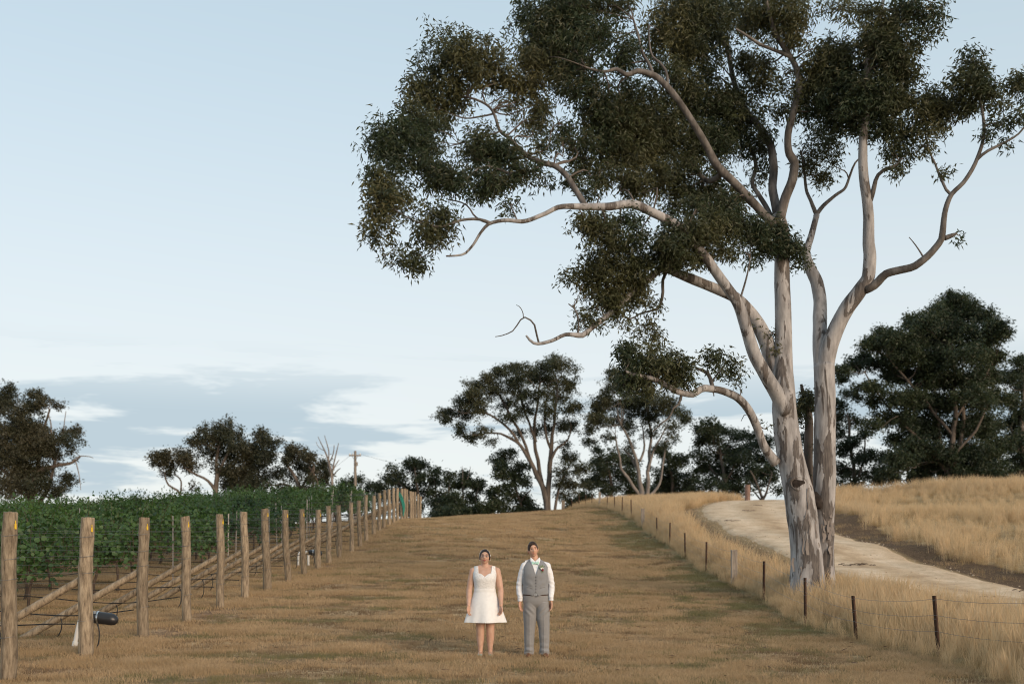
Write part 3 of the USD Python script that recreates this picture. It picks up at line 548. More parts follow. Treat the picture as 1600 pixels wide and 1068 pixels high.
def twigs(rng, C, nodes, noder, r0, rmin, subs=4, sides=5):
    """Branchlets from the nearest limb to every clump and on to its tufts."""
    out = []
    nodes = np.asarray(nodes)
    for c, cs in C:
        d = np.linalg.norm(nodes - c, axis=1) + 0.6 * np.maximum(nodes[:, 2] - c[2], 0)
        k = int(np.argmin(d)); a = nodes[k]
        L = np.linalg.norm(c - a)
        ra = min(noder[k] * 0.6, r0)
        if L > 0.15:
            m1 = a + (c - a) * 0.4 + rng.normal(size=3) * L * 0.10 + np.array([0, 0, 0.04 * L]); m2 = a + (c - a) * 0.72 + rng.normal(size=3) * L * 0.08
            pts = catmull([a, m1, m2, c], 7)
            out.append(tube(pts, np.linspace(ra, max(ra * 0.45, rmin), 7), sides))
        for q in cs[rng.permutation(len(cs))[:subs]]:
            l = np.linalg.norm(q - c)
            m = (c + q) / 2 + rng.normal(size=3) * l * 0.15
            out.append(tube(catmull([c - (c - a) * 0.1, m, q], 4), np.linspace(max(ra * 0.45, rmin), rmin * 0.6, 4), 4, cap=False))
    return join(out)

def crown_part(tree, base, P, rng, protos, smin, smax, name='crown', droop=True):
    n = len(P)
    pi = instancer(numbered(str(tree.GetPath()) + '/' + name), protos, P - base, quat_z(rng.uniform(0, 6.28, n), np.abs(rng.normal(0, 0.35, n)), rng.uniform(0, 6.28, n)), rng.uniform(smin, smax, n), rng.integers(0, len(protos), n), kind='stuff')
    return pi

# ---- the large gum tree beside the road
TD = 24.6
TB = at(1268, 930, TD); TB[2] = Hs(TB[0], TB[1]) - 0.05
rt = np.random.default_rng(2024)
gum = thing('gum_tree', 'large pale barked gum tree with twin trunks beside the gravel road', 'tree', TB)
limb_nodes, limb_r = [], []
def limb(pts, sides=12, wob=0.10, seed=0, dens=9, name='limb', record=True, flare=None, jitter=0.0):
    """pts: (px, py, width in px, depth offset in m) along a limb as the photograph shows it."""
    P = np.array([np.r_[at(a, b, TD + o), w / 2 * (TD + o) / F] for a, b, w, o in pts])
    L = np.sum(np.linalg.norm(np.diff(P[:, :3], axis=0), axis=1))
    n = max(6, int(L * dens))
    Q = catmull(P, n)
    c, r = Q[:, :3].copy(), Q[:, 3]
    if jitter:
        s = np.linspace(0, L, n); c += jitter * (np.stack([meshkit.noise(np.stack([s * 1.3, 0 * s + k, 0 * s + seed], 1), 60 + k) for k in range(3)], 1) - 0.5) * np.minimum(1, s / 0.8)[:, None]
    if record:
        limb_nodes.extend(c[int(n * .15)::2]); limb_r.extend(r[int(n * .15)::2])
    return tube(c - TB, r, sides, wob=wob, seed=seed, flare=flare)

def root_flare(nrings, amount, rise):
    def f(k, ang):
        t = np.exp(-k / rise)[:, None]
        return 1 + t * amount * (0.55 + 0.45 * np.cos(3 * ang + 0.6)[None] + 0.25 * np.cos(5 * ang + 2.0)[None])
    return f
trunkA = limb([(1263, 945, 62, 0), (1262, 915, 55, 0), (1261, 880, 50, 0), (1258, 840, 47, 0), (1252, 795, 46, 0), (1244, 752, 43, 0), (1235, 710, 40, 0), (1228, 667, 39, 0), (1225, 629, 36, 0), (1224, 590, 32, 0.05), (1224, 550, 28, .1), (1224, 522, 26, .15), (1223, 470, 25, .2), (1222, 415, 23.5, .3), (1222, 367, 22, .4), (1216, 335, 18, .5)], 28, 0.10, 1, 12, record=True, flare=root_flare(0, 0.22, 5))
trunkD = limb([(1292, 945, 40, .25), (1291, 915, 30, .25), (1290, 870, 25, .25), (1290, 825, 26, .22), (1289, 790, 31, .2), (1288, 750, 34, .2), (1288, 721, 34, .2), (1289, 667, 33, .2), (1289.5, 629, 32, .2), (1288, 590, 31.5, .2), (1287, 568, 32, .2)], 26, 0.10, 2, 12, flare=root_flare(0, 0.4, 4))
part(gum, 'trunk', trunkA, M['gum_bark'], smooth=True)
part(gum, 'trunk', trunkD, M['gum_bark'], smooth=True)
LIMBS = [
    # right trunk: inner fork, main fork, upright, long right arm
    ([(1285, 585, 24, .2), (1281, 547, 22, .3), (1281, 504, 21.5, .5), (1281, 469, 20, .7), (1277, 444, 19, .8), (1264, 414, 16, .9), (1260, 398, 13, 1.0), (1268, 367, 10, 1.1), (1276, 336, 9, 1.2)], 14),
    ([(1276, 336, 7.5, 1.2), (1268, 318, 6, 1.2), (1260, 294, 5, 1.3), (1257, 262, 4, 1.3), (1252, 235, 2.5, 1.3)], 8),
    ([(1274, 338, 8, 1.2), (1286, 322, 6.5, 1.3), (1303, 308, 5, 1.4), (1318, 294, 4.5, 1.5), (1328, 268, 3.5, 1.6), (1333, 256, 3, 1.6), (1352, 246, 2, 1.7)], 8),
    ([(1288, 580, 28, .2), (1293, 551, 27, .15), (1306, 515, 25, .05), (1324, 480, 24, -.1), (1345, 452, 23, -.25), (1357, 430, 20, -.35), (1359, 401, 19, -.4), (1357, 378, 18, -.45), (1357, 345, 16.5, -.5), (1355, 315, 15.5, -.6), (1350, 280, 14.5, -.7), (1348, 246, 14, -.8), (1349, 210, 13, -.9), (1354, 168, 11, -1.0), (1355, 105, 9, -1.1), (1362, 60, 7.5, -1.2), (1376, 20, 6, -1.3), (1384, -30, 4, -1.4)], 16),
    ([(1357, 320, 9, -.6), (1364, 300, 7.5, -.7), (1370, 280, 6, -.8), (1384, 268, 5, -.9), (1398, 261, 4, -1.0), (1410, 245, 2.5, -1.1)], 8),
    ([(1352, 452, 15, -.35), (1364, 447, 13.5, -.4), (1388, 426, 12.5, -.6), (1424, 418, 11.5, -.9), (1440, 408, 11, -1.0), (1460, 389, 10.5, -1.1), (1472, 370, 10, -1.2), (1475, 340, 8.5, -1.3), (1484, 308, 7.5, -1.4), (1507, 283, 6.5, -1.5), (1526, 250, 6, -1.6), (1537, 212, 5, -1.7), (1535, 175, 4, -1.8), (1524, 130, 3, -1.8)], 12),
    ([(1526, 250, 5, -1.6), (1540, 238, 5, -1.7), (1564, 225, 4, -1.8), (1596, 204, 3, -1.9), (1612, 170, 2, -2)], 8),
    ([(1486, 304, 5, -1.4), (1478, 296, 4.5, -1.4), (1470, 280, 4, -1.3), (1462, 262, 3.5, -1.2), (1454, 241, 3, -1.2), (1448, 210, 2, -1.2)], 8),
    ([(1476, 372, 8, -1.2), (1486, 368, 7, -1.2), (1494, 364, 3, -1.2)], 8),
    ([(1444, 404, 3, -1.0), (1434, 388, 2, -1.0), (1420, 372, 1.2, -1.0)], 6),
    # left trunk: upper leader pair
    ([(1217, 345, 15, .5), (1211, 315, 14, .6), (1207, 294, 13.5, .7), (1209, 262, 13, .8), (1206, 235, 12, .9), (1190, 203, 11, 1.0), (1166, 173, 9.5, 1.2), (1146, 126, 8, 1.4), (1137, 79, 7, 1.5), (1124, 48, 6, 1.6), (1104, 10, 4, 1.7), (1090, -30, 3, 1.8)], 12),
    ([(1219, 342, 16, .4), (1226, 312, 15, .3), (1239, 278, 14, .15), (1242, 257, 13.5, .1), (1232, 236, 12, .0), (1231, 215, 11, -.1), (1238, 180, 11, -.2), (1249, 140, 10, -.3), (1246, 112, 9, -.4), (1232, 84, 8, -.5), (1214, 58, 7, -.6), (1203, 26, 6, -.7), (1194, -20, 4, -.8)], 12),
    ([(1233, 88, 6, -.5), (1212, 80, 5, -.6), (1192, 72, 4.5, -.7), (1168, 60, 4, -.9), (1146, 48, 3, -1.0)], 8),
    ([(1218, 352, 15, .4), (1204, 345, 14, .2), (1180, 320, 13, 0), (1146, 284, 12.5, -.3), (1120, 258, 12.5, -.5), (1104, 228, 11.5, -.7), (1087, 199, 11, -.9), (1062, 160, 10, -1.1), (1043, 136, 9.5, -1.2), (1020, 117, 9, -1.3), (998, 111, 8.5, -1.4), (980, 117, 7.5, -1.5), (962, 108, 6, -1.5), (945, 112, 4, -1.6), (915, 105, 3, -1.7)], 12),
    ([(1020, 117, 6, -1.3), (1014, 100, 5, -1.2), (1004, 85, 4.5, -1.1), (998, 60, 4, -1.0), (990, 30, 3, -1.0)], 8),
    ([(1043, 137, 5, -1.2), (1041, 112, 4.5, -1.2), (1032, 95, 4, -1.2), (1020, 82, 3, -1.2), (1012, 40, 2, -1.2)], 7),
    ([(1216, 360, 9, .5), (1200, 330, 8, .8), (1186, 305, 7, 1.0), (1176, 285, 6.5, 1.2), (1182, 262, 6, 1.3), (1172, 232, 5, 1.4), (1160, 200, 4, 1.5)], 8),
    ([(1130, 268, 8, -.4), (1112, 282, 9, 0), (1095, 270, 7.5, .3), (1075, 252, 6, .5), (1050, 240, 4.5, .6), (1018, 222, 3, .7)], 8),
    ([(1224, 396, 10, .4), (1240, 384, 9, .7), (1252, 392, 8, .9)], 8),
    # left arm that crosses in front
    ([(1228, 646, 24, -.15), (1218, 622, 23, -.25), (1199, 590, 21, -.45), (1178, 551, 20, -.6), (1167, 515, 18.5, -.7), (1154, 476, 17, -.8), (1136, 449, 15.5, -.9), (1118, 424, 15, -1.0), (1096, 392, 14.5, -1.1), (1064, 356, 14, -1.3), (1028, 336, 13.5, -1.5), (986, 319, 13.5, -1.7), (949, 323, 12, -1.9), (915, 323, 11, -2.0), (876, 323, 7.5, -2.2), (849, 335, 6.8, -2.3), (813, 346, 6.3, -2.4), (790, 344, 6, -2.5), (765, 349, 5.5, -2.5), (752, 362, 4.5, -2.5), (738, 384, 4, -2.5), (722, 398, 3.5, -2.5), (697, 400, 2.5, -2.5)], 14),
    ([(768, 349, 5, -2.5), (745, 342, 4.5, -2.6), (723, 342, 4, -2.7), (687, 352, 3.5, -2.8), (655, 346, 2.8, -2.9), (620, 330, 2, -3)], 8),
    ([(762, 348, 3.5, -2.5), (742, 338, 3, -2.4), (728, 322, 2.5, -2.3), (700, 312, 2, -2.2)], 6),
    ([(711, 345, 3, -2.6), (700, 362, 2.4, -2.6), (684, 382, 2, -2.6), (660, 400, 1.4, -2.6)], 6),
    ([(915, 322, 9.5, -2.0), (898, 298, 9, -1.9), (880, 272, 8.8, -1.8), (865, 258, 8.5, -1.7), (849, 254, 8.5, -1.7), (830, 245, 8, -1.6), (813, 231, 7.5, -1.6), (796, 213, 6, -1.5), (784, 204, 5, -1.5), (778, 185, 4.5, -1.5), (770, 168, 4, -1.5), (752, 155, 3.5, -1.5), (725, 148, 2.5, -1.5)], 10),
    ([(845, 255, 6.5, -1.7), (826, 268, 6, -1.9), (800, 268, 4.8, -2.0), (770, 262, 4, -2.1), (748, 266, 3.8, -2.2), (724, 283, 3.2, -2.3), (700, 292, 2.4, -2.4)], 8),
    ([(784, 204, 3, -1.5), (756, 214, 2.6, -1.6), (735, 222, 2.4, -1.6), (706, 226, 2, -1.7)], 6),
    ([(770, 178, 3, -1.5), (735, 184, 2.4, -1.4), (704, 178, 2, -1.3), (680, 160, 1.5, -1.2)], 6),
    # lower arm behind, with the low dead looking branch
    ([(1221, 585, 26, .15), (1208, 566, 25, .2), (1196, 530, 23, .25), (1174, 491, 20, .2), (1146, 463, 18, .1), (1118, 451, 16, 0), (1086, 438, 15, -.2), (1052, 424, 13, -.4), (1040, 419, 12, -.5), (1012, 437, 10.5, -.7), (995, 450, 10, -.8), (974, 470, 9.5, -.9), (949, 493, 9, -1.1), (925, 511, 9, -1.2), (907, 524, 8.5, -1.3), (888, 522, 6, -1.4), (862, 532, 5.5, -1.5), (839, 537, 5, -1.5), (822, 524, 3, -1.5)], 14),
    ([(842, 536, 3.2, -1.5), (838, 520, 3, -1.5), (834, 506, 2.8, -1.5), (818, 496, 2.3, -1.5), (797, 519, 1.8, -1.5), (771, 527, 1.2, -1.5)], 6),
    ([(818, 496, 1.6, -1.5), (812, 480, 1.2, -1.5), (806, 476, .8, -1.5)], 5),
    ([(903, 522, 4, -1.3), (904, 500, 3, -1.3), (896, 482, 2.5, -1.3), (887, 476, 1.6, -1.3)], 6),
    ([(1045, 420, 6, -.5), (1036, 440, 5, -.4), (1037, 455, 5, -.4), (1032, 478, 4.5, -.3), (1020, 485, 3.5, -.3), (1000, 492, 3, -.3), (984, 500, 2.4, -.4), (960, 490, 1.6, -.5)], 7),
    ([(1156, 468, 3.2, -.75), (1163, 445, 3, -.7), (1167, 430, 2.6, -.6), (1172, 405, 2, -.5)], 6),
    # low sweeping branch on the left of the trunk
    ([(1212, 722, 18, -.05), (1204, 712, 15, -.15), (1192, 693, 13.5, -.35), (1182, 665, 13, -.55), (1167, 636, 12.5, -.8), (1148, 618, 12, -1.0), (1118, 608, 11, -1.2), (1100, 606, 11.5, -1.4), (1080, 616, 10.5, -1.5), (1057, 611, 9.5, -1.7), (1044, 603, 9, -1.8), (1016, 590, 7.5, -2.0), (987, 584, 6, -2.2), (975, 578, 3, -2.3)], 12),
    ([(1065, 614, 5, -1.6), (1060, 632, 4, -1.6), (1050, 642, 3.5, -1.6), (1048, 652, 3, -1.6), (1036, 662, 2.2, -1.6), (1020, 674, 1.6, -1.6)], 6),
    ([(1114, 608, 7, -1.25), (1111, 595, 6.5, -1.2), (1107, 584, 6, -1.2), (1096, 577, 5.5, -1.2), (1090, 575, 4, -1.2)], 8),
    ([(1112, 596, 3.5, -1.2), (1120, 585, 2.5, -1.2), (1132, 574, 1.6, -1.2)], 6),
    ([(1155, 622, 2.2, -1.0), (1158, 608, 1.8, -1.0), (1150, 596, 1.4, -1.0), (1162, 585, 1, -1.0)], 5),
    ([(1183, 668, 2.5, -.5), (1176, 655, 2, -.5), (1164, 645, 1.4, -.5), (1156, 655, 1, -.5)], 5),
]
for k, (pts, sides) in enumerate(LIMBS):
    part(gum, 'limb', limb(pts, sides, 0.10 if pts[0][2] > 8 else 0.06, 10 + k, 9 if pts[0][2] > 8 else 8, jitter=0.0 if pts[0][2] > 14 else 0.10), M['gum_bark' if pts[0][2] >= 17 else 'gum_limb'], smooth=True)
# the rough younger stem seen between the two trunks
stem = limb([(1266, 935, 24, .9), (1267, 860, 18, .9), (1267, 760, 15, .9), (1263, 720, 14, .9), (1263, 690, 14, .9), (1264, 665, 13, .9), (1262, 640, 11, .9), (1256, 618, 7, .9), (1252, 600, 4, .9)], 10, 0.28, 90, 9)
part(gum, 'stem', stem, M['limb'], smooth=True, label='rough barked younger stem between the two pale trunks')
# branch scar (knot) on the left trunk and the dark cleft between the trunks
kc = at(1243, 756, TD) - TB; kc[1] -= 21.5 / F * TD - 0.018
ring = []
for s in range(25):
    a = 2 * np.pi * s / 24
    ring.append(kc + np.array([0.19 * np.cos(a) * (1 + .08 * np.sin(3 * a)), 0.13 + 0.05 * abs(np.cos(a)) - 0.13, 0.165 * np.sin(a) * (1 + .06 * np.cos(2 * a))]))
knot = part(gum, 'branch_scar', tube(np.array(ring), 0.040 + 0.012 * np.sin(np.linspace(0, 19, 25)), 8, cap=False, wob=.3, seed=4), M['gum_bark'], smooth=True, label='round swollen branch scar with a dark hollow')
M['hollow'] = ramp_mat('dark_hollow_wood', [(0.3, (0.008, 0.006, 0.005)), (0.7, (0.04, 0.03, 0.025))], nscale=9, rough=0.95, bump=0.6)  # shade inside the knot hollow and cleft, painted as near-black colour
hv = trimesh.creation.icosphere(3, 1.0); hv.apply_scale([0.175, 0.062, 0.142]); hp = np.array(hv.vertices) + 0.03 * (meshkit.fbm(np.array(hv.vertices) * 12, 3, 3) - .5)[:, None]
part(gum, 'knot_hollow', (hp + kc + np.array([0, 0.035, 0]), np.array(hv.faces)), M['hollow'], smooth=True)
cc = at(1274, 790, TD) - TB
part(gum, 'bark_cleft', tube(np.array([cc + [-.03, -.02, .34], cc + [.0, -.06, .16], cc + [.05, -.09, .02], cc + [.11, -.10, -.06]]), [.05, .13, .12, .04], 9, wob=.6, seed=8), M['hollow'], smooth=True)  # solid dark lump that carries the shade between the trunks
# bark strips hanging off the trunks
for k in range(26):
    px, py = (rt.uniform(1236, 1275), rt.uniform(760, 915)) if k % 2 else (rt.uniform(1279, 1302), rt.uniform(760, 910))
    w = 22 * TD / F
    cxp = 1258 if k % 2 else 1290; hw = 24 if k % 2 else 14
    uu = np.clip((px - cxp) / hw, -.95, .95); p0 = at(px, py, TD + (0 if k % 2 else .22)) - TB
    p0[1] -= hw * TD / F * math.sqrt(1 - uu * uu) * 0.98
    L = rt.uniform(.15, .55); ww = rt.uniform(.015, .04)
    s = np.linspace(0, 1, 5); c = p0 + np.stack([0.02 * np.sin(6 * s + k), -0.035 * s * s * rt.uniform(.3, 1.5), -L * s], 1)
    V = np.concatenate([c + [-ww, 0, 0], c + [ww, 0, 0]]); q4 = np.array([[i, i + 1, i + 6, i + 5] for i in range(4)])
    part(gum, 'bark_strip', (V, q4), M['dead_wood'])

CL = [  # px, py, half width, half height, depth offset, density
    (700, 84, 34, 20, -1.2, 1.0), (722, 105, 30, 22, -1.4, .8), (748, 92, 30, 24, -1.5, 1.0), (744, 122, 30, 24, -1.4, .9), (715, 135, 30, 20, -1.3, .8), (676, 134, 26, 22, -1.0, .9), (664, 150, 24, 20, -1.1, .8), (690, 160, 28, 18, -1.2, .9), (650, 186, 26, 22, -1.6, .9), (672, 195, 26, 20, -1.6, .8),
    (604, 206, 24, 18, -2.2, .8), (625, 196, 22, 18, -2.0, .8), (596, 236, 22, 22, -2.5, .9), (622, 240, 22, 20, -2.4, .8), (650, 225, 24, 22, -2.0, .8), (668, 245, 20, 24, -2.0, .8), (640, 255, 18, 14, -2.2, .5), (605, 282, 24, 22, -2.8, 1.0), (590, 312, 20, 24, -3.0, .9), (612, 318, 22, 20, -2.9, .7), (576, 342, 14, 18, -3.0, .7), (600, 350, 18, 16, -3.0, .5), (640, 300, 22, 16, -2.6, .45), (682, 268, 24, 24, -2.3, 1.0), (690, 290, 22, 18, -2.3, .8),
    (655, 345, 22, 14, -2.9, .55), (680, 335, 22, 16, -2.7, .8), (692, 355, 18, 16, -2.6, .6), (664, 372, 20, 16, -2.7, .6), (648, 396, 22, 14, -2.7, .6), (630, 408, 20, 10, -2.7, .5), (660, 412, 14, 12, -2.7, .5), (597, 400, 8, 8, -2.9, .25), (590, 375, 8, 10, -2.9, .3),
    (748, 205, 26, 16, -1.6, .6), (752, 232, 28, 18, -1.7, .9), (775, 240, 28, 20, -1.7, 1.0), (800, 250, 26, 18, -1.7, .8), (744, 248, 18, 14, -1.9, .5), (720, 285, 22, 14, -2.3, .6), (762, 288, 28, 14, -2.2, 1.0), (745, 306, 22, 12, -2.2, .7), (790, 285, 22, 14, -2.0, .7), (820, 278, 26, 14, -1.9, .7), (845, 280, 18, 12, -1.8, .5), (800, 318, 16, 12, -2.2, .4), (833, 205, 16, 14, -1.4, .6), (836, 185, 14, 22, -1.2, .55), (850, 222, 16, 14, -1.4, .5),
    (800, 130, 22, 18, -1.2, .7), (820, 145, 24, 18, -1.2, .8), (808, 165, 20, 16, -1.2, .6), (845, 160, 22, 16, -1.1, .7), (790, 120, 14, 12, -1.2, .5),
    (850, 20, 34, 30, -.8, 1.1), (836, 60, 26, 26, -.8, 1.0), (870, 70, 40, 26, -.9, 1.3), (862, 105, 40, 22, -1.0, 1.2), (905, 30, 36, 32, -.6, 1.2), (830, 100, 24, 20, -1.0, .9), (905, 95, 32, 24, -1.1, 1.0), (890, 135, 34, 22, -1.2, .8), (925, 140, 26, 20, -1.2, .7), (878, 190, 24, 16, -1.2, .5), (880, 225, 24, 14, -1.4, .6), (905, 215, 26, 16, -1.2, .8), (930, 60, 30, 30, -.8, .9), (960, 10, 30, 26, -.6, .9), (965, 75, 24, 20, -1.0, .6), (975, 100, 24, 14, -1.0, .8), (890, -20, 60, 30, -.4, 1.4),
    (945, 165, 24, 22, -.8, .8), (935, 190, 32, 24, -.6, 1.1), (965, 180, 34, 28, -.4, 1.3), (995, 165, 34, 28, -.2, 1.3), (1000, 205, 36, 26, 0, 1.3), (1035, 190, 32, 26, .2, 1.2), (950, 225, 36, 20, -.4, 1.1), (985, 240, 34, 22, -.2, 1.2), (1025, 235, 34, 22, .2, 1.2), (1060, 225, 34, 26, .5, 1.2), (920, 245, 28, 16, -.8, .8), (940, 270, 26, 16, -1.0, .8), (975, 275, 30, 18, -.8, 1.0), (1010, 280, 34, 18, -.4, 1.0), (1050, 270, 34, 22, .2, 1.1), (905, 285, 22, 14, -1.4, .6), (930, 300, 22, 12, -1.6, .6),
    (1040, 60, 34, 34, .2, 1.2), (1065, 25, 40, 34, .4, 1.4), (1100, 55, 38, 30, .8, 1.2), (1080, 90, 36, 26, .4, 1.1), (1110, 15, 38, 26, 1.0, 1.2), (1150, 20, 34, 26, 1.2, 1.0), (1035, 105, 26, 20, -.4, .8), (1060, 130, 30, 20, 0, .8), (1100, 130, 30, 24, .8, 1.0), (1075, 165, 30, 22, .6, .9), (1115, 170, 36, 26, 1.0, 1.2), (1145, 160, 30, 24, 1.2, 1.0), (1140, 200, 34, 24, 1.2, 1.1), (1105, 210, 34, 24, .8, 1.1), (1165, 230, 28, 22, 1.4, .8), (1125, 240, 30, 20, .9, .9), (1090, 245, 30, 20, .6, .9), (1160, 110, 24, 24, 1.0, .8), (1185, 145, 24, 22, 1.0, .7), (1195, 100, 22, 20, .2, .6), (1172, 185, 24, 18, 1.3, .7), (1085, 300, 32, 20, .6, 1.0), (1120, 290, 26, 18, .6, .8), (1150, 310, 28, 20, .9, .8), (1060, 320, 26, 16, .4, .7), (1130, 330, 30, 22, -.2, 1.0), (1180, 270, 20, 20, 1.3, .5),
    (1190, 25, 34, 26, -.4, 1.1), (1220, 15, 34, 24, -.4, 1.1), (1230, 50, 24, 22, -.6, .7), (1250, 55, 20, 18, -.6, .5), (1255, 15, 24, 16, -.8, .6), (1295, 12, 22, 14, -.8, .45), (1270, 75, 16, 16, -.7, .35), (1340, 10, 24, 18, -1.2, .6), (1300, 75, 24, 18, -.6, .8), (1315, 88, 26, 18, -.6, .9), (1290, 100, 30, 20, -.5, 1.1), (1320, 110, 24, 18, -.6, .9), (1275, 125, 26, 20, -.3, 1.1), (1305, 138, 30, 20, -.4, 1.2), (1260, 150, 22, 18, -.2, .7), (1285, 165, 28, 16, -.2, 1.0), (1320, 160, 26, 18, -.6, .9), (1250, 175, 20, 14, -.1, .5), (1305, 185, 22, 16, -.3, .8), (1225, 125, 18, 18, .1, .5), (1215, 170, 18, 18, .3, .6), (1195, 215, 20, 20, .9, .6),
    (1375, 35, 24, 18, -1.3, .9), (1370, 60, 28, 22, -1.2, 1.2), (1395, 75, 28, 22, -1.3, 1.2), (1378, 92, 28, 20, -1.2, 1.1), (1405, 105, 24, 20, -1.2, 1.0), (1420, 118, 18, 16, -1.2, .8), (1390, 125, 24, 14, -1.1, .7), (1425, 40, 18, 24, -1.4, .6), (1440, 20, 20, 24, -1.5, .7), (1448, 50, 12, 18, -1.5, .45), (1410, 10, 24, 18, -1.4, .8), (1430, 80, 14, 18, -1.4, .45), (1460, 5, 14, 14, -1.5, .4),
    (1345, 130, 26, 16, -.9, .9), (1355, 150, 30, 18, -1.0, 1.2), (1385, 145, 28, 16, -1.0, 1.1), (1335, 170, 30, 18, -.9, 1.2), (1370, 172, 30, 18, -.9, 1.2), (1400, 160, 24, 16, -1.0, 1.0), (1430, 155, 26, 14, -1.1, 1.0), (1455, 158, 26, 14, -1.2, .9), (1485, 165, 22, 14, -1.3, .8), (1505, 172, 16, 10, -1.3, .6), (1440, 180, 28, 14, -1.1, .9), (1470, 190, 20, 12, -1.2, .6), (1410, 195, 26, 14, -1.0, .8), (1450, 205, 20, 14, -1.2, .6), (1380, 205, 22, 14, -.9, .8), (1350, 200, 22, 12, -.8, .6), (1390, 225, 18, 12, -.9, .6), (1440, 228, 16, 12, -1.2, .5), (1415, 240, 18, 12, -1.0, .6), (1400, 262, 16, 10, -1.0, .6), (1388, 225, 12, 22, -.9, .5), (1470, 270, 12, 8, -1.3, .5), (1495, 366, 9, 6, -1.2, .4), (1318, 190, 16, 10, -.4, .5),
    (1275, 215, 22, 14, 1.3, .7), (1265, 235, 20, 16, 1.3, .7), (1295, 230, 20, 14, 1.4, .6), (1282, 270, 18, 16, 1.3, .8), (1258, 260, 14, 14, 1.3, .5), (1300, 255, 12, 12, 1.4, .35),
    (1520, 95, 20, 14, -1.8, .9), (1510, 115, 20, 18, -1.8, .9), (1530, 120, 18, 16, -1.8, .8), (1512, 140, 16, 14, -1.8, .7), (1540, 145, 18, 14, -1.8, .9), (1525, 165, 18, 10, -1.7, .6), (1560, 165, 14, 14, -1.8, .5), (1565, 190, 18, 14, -1.8, .5), (1545, 205, 14, 12, -1.7, .4), (1580, 215, 12, 10, -1.9, .3), (1595, 128, 18, 16, -2, .9), (1600, 145, 16, 12, -2, .6), (1600, 180, 14, 14, -2, .5),
    (940, 345, 26, 16, -1.8, .8), (970, 350, 26, 16, -1.6, .8), (945, 370, 30, 16, -1.7, 1.0), (925, 362, 22, 12, -1.8, .5), (975, 380, 24, 16, -1.4, .8), (910, 340, 14, 12, -2.0, .4), (930, 405, 24, 16, -1.2, .8), (915, 430, 20, 16, -1.2, .8), (955, 405, 26, 16, -1.2, .9), (985, 415, 26, 16, -1.0, .9), (945, 435, 26, 16, -1.1, .9), (975, 440, 24, 16, -1.0, 1.0), (925, 455, 22, 14, -1.1, .7), (1005, 400, 22, 16, -1.0, .7), (955, 465, 24, 14, -1.0, .9), (930, 480, 22, 14, -1.1, .8), (985, 465, 20, 14, -.8, .7), (1005, 445, 20, 12, -.8, .6), (960, 490, 20, 12, -1.0, .6), (915, 500, 16, 12, -1.2, .6), (945, 508, 16, 8, -1.2, .4), (1015, 475, 14, 14, -.5, .4), (985, 498, 14, 10, -.5, .4), (1000, 370, 20, 14, -1.3, .6),
    (1045, 385, 26, 18, -1.2, 1.1), (1070, 370, 28, 20, -1.2, 1.3), (1095, 365, 26, 18, -1.1, 1.1), (1060, 400, 28, 16, -1.0, 1.2), (1085, 400, 24, 14, -.9, .8), (1035, 405, 20, 14, -.9, .8), (1110, 350, 24, 18, -.8, .9), (1135, 365, 24, 18, -.6, .9), (1125, 395, 20, 14, -.8, .6), (1160, 355, 24, 18, -.4, .9), (1155, 385, 22, 16, -.5, .7), (1185, 360, 22, 18, -.3, .9), (1200, 380, 22, 16, -.2, 1.0), (1222, 385, 18, 14, -.1, 1.0), (1215, 360, 18, 16, -.1, .9), (1245, 390, 16, 14, .2, .9), (1250, 410, 12, 12, .3, .5), (1180, 400, 16, 12, -.3, .5), (1100, 320, 26, 18, -.6, .8),
    (1015, 505, 12, 14, -.3, .5), (1025, 525, 14, 12, -.3, .5), (1005, 528, 12, 12, -.3, .4), (1018, 545, 14, 10, -1.6, .6),
    (975, 545, 16, 12, -2.1, .8), (985, 562, 18, 14, -2.1, .9), (1005, 555, 14, 12, -2.0, .5), (1025, 560, 20, 14, -1.9, .9), (1045, 570, 20, 14, -1.8, .9), (1065, 578, 18, 14, -1.7, .9), (1030, 585, 22, 12, -1.8, .9), (985, 585, 22, 12, -2.1, .9), (1005, 598, 22, 10, -2.0, .8), (1060, 596, 18, 10, -1.7, .7), (975, 600, 14, 12, -2.1, .6), (1010, 612, 16, 10, -2.0, .5), (1075, 600, 10, 10, -1.6, .5),
    (1112, 562, 14, 10, -1.2, .8), (1132, 568, 14, 10, -1.2, .7), (1146, 580, 12, 10, -1.2, .6), (1125, 582, 12, 8, -1.2, .5), (1155, 594, 10, 6, -1.1, .4), (1115, 618, 6, 5, -1.2, .2), (1198, 668, 8, 6, -.3, .2), (1190, 655, 7, 6, -.3, .2),
    (1262, 622, 16, 12, .9, .9), (1258, 640, 16, 14, .9, .9), (1252, 660, 10, 10, .9, .5), (1272, 632, 10, 12, .9, .5), (1266, 695, 6, 8, .9, .3), (1268, 735, 6, 10, .9, .3), (1186, 510, 6, 8, .1, .2), (1205, 520, 6, 14, .0, .4), (1208, 545, 6, 10, 0, .4),
]
clumps = []
for px, py, rx, ry, o, dn in CL:
    c = at(px, py, TD + o); r = np.array([rx * TD / F, (rx + ry) / 2 * TD / F, ry * TD / F])
    clumps.append((c, r, min(dn, 1.2) ** 1.45 * (rx * ry / 520.0) ** 0.8))
P, C = foliage(rt, clumps, 84, sub=0.46, nsub=7, shell=1.0)
part(gum, 'branchlets', (lambda vf: (vf[0] - TB, vf[1]))(twigs(rt, C, limb_nodes, limb_r, 0.022, 0.004, 3)), M['limb'], smooth=True, kind='stuff')
crown_part(gum, TB, P, rt, [(sprig(np.random.default_rng(700 + k), 16, 0.33, 0.125, 0.033, droop=0.8), M['gum_leaf' if k < 3 else 'olive_leaf']) for k in range(4)], 0.8, 1.25)
print('gum sprigs', len(P))

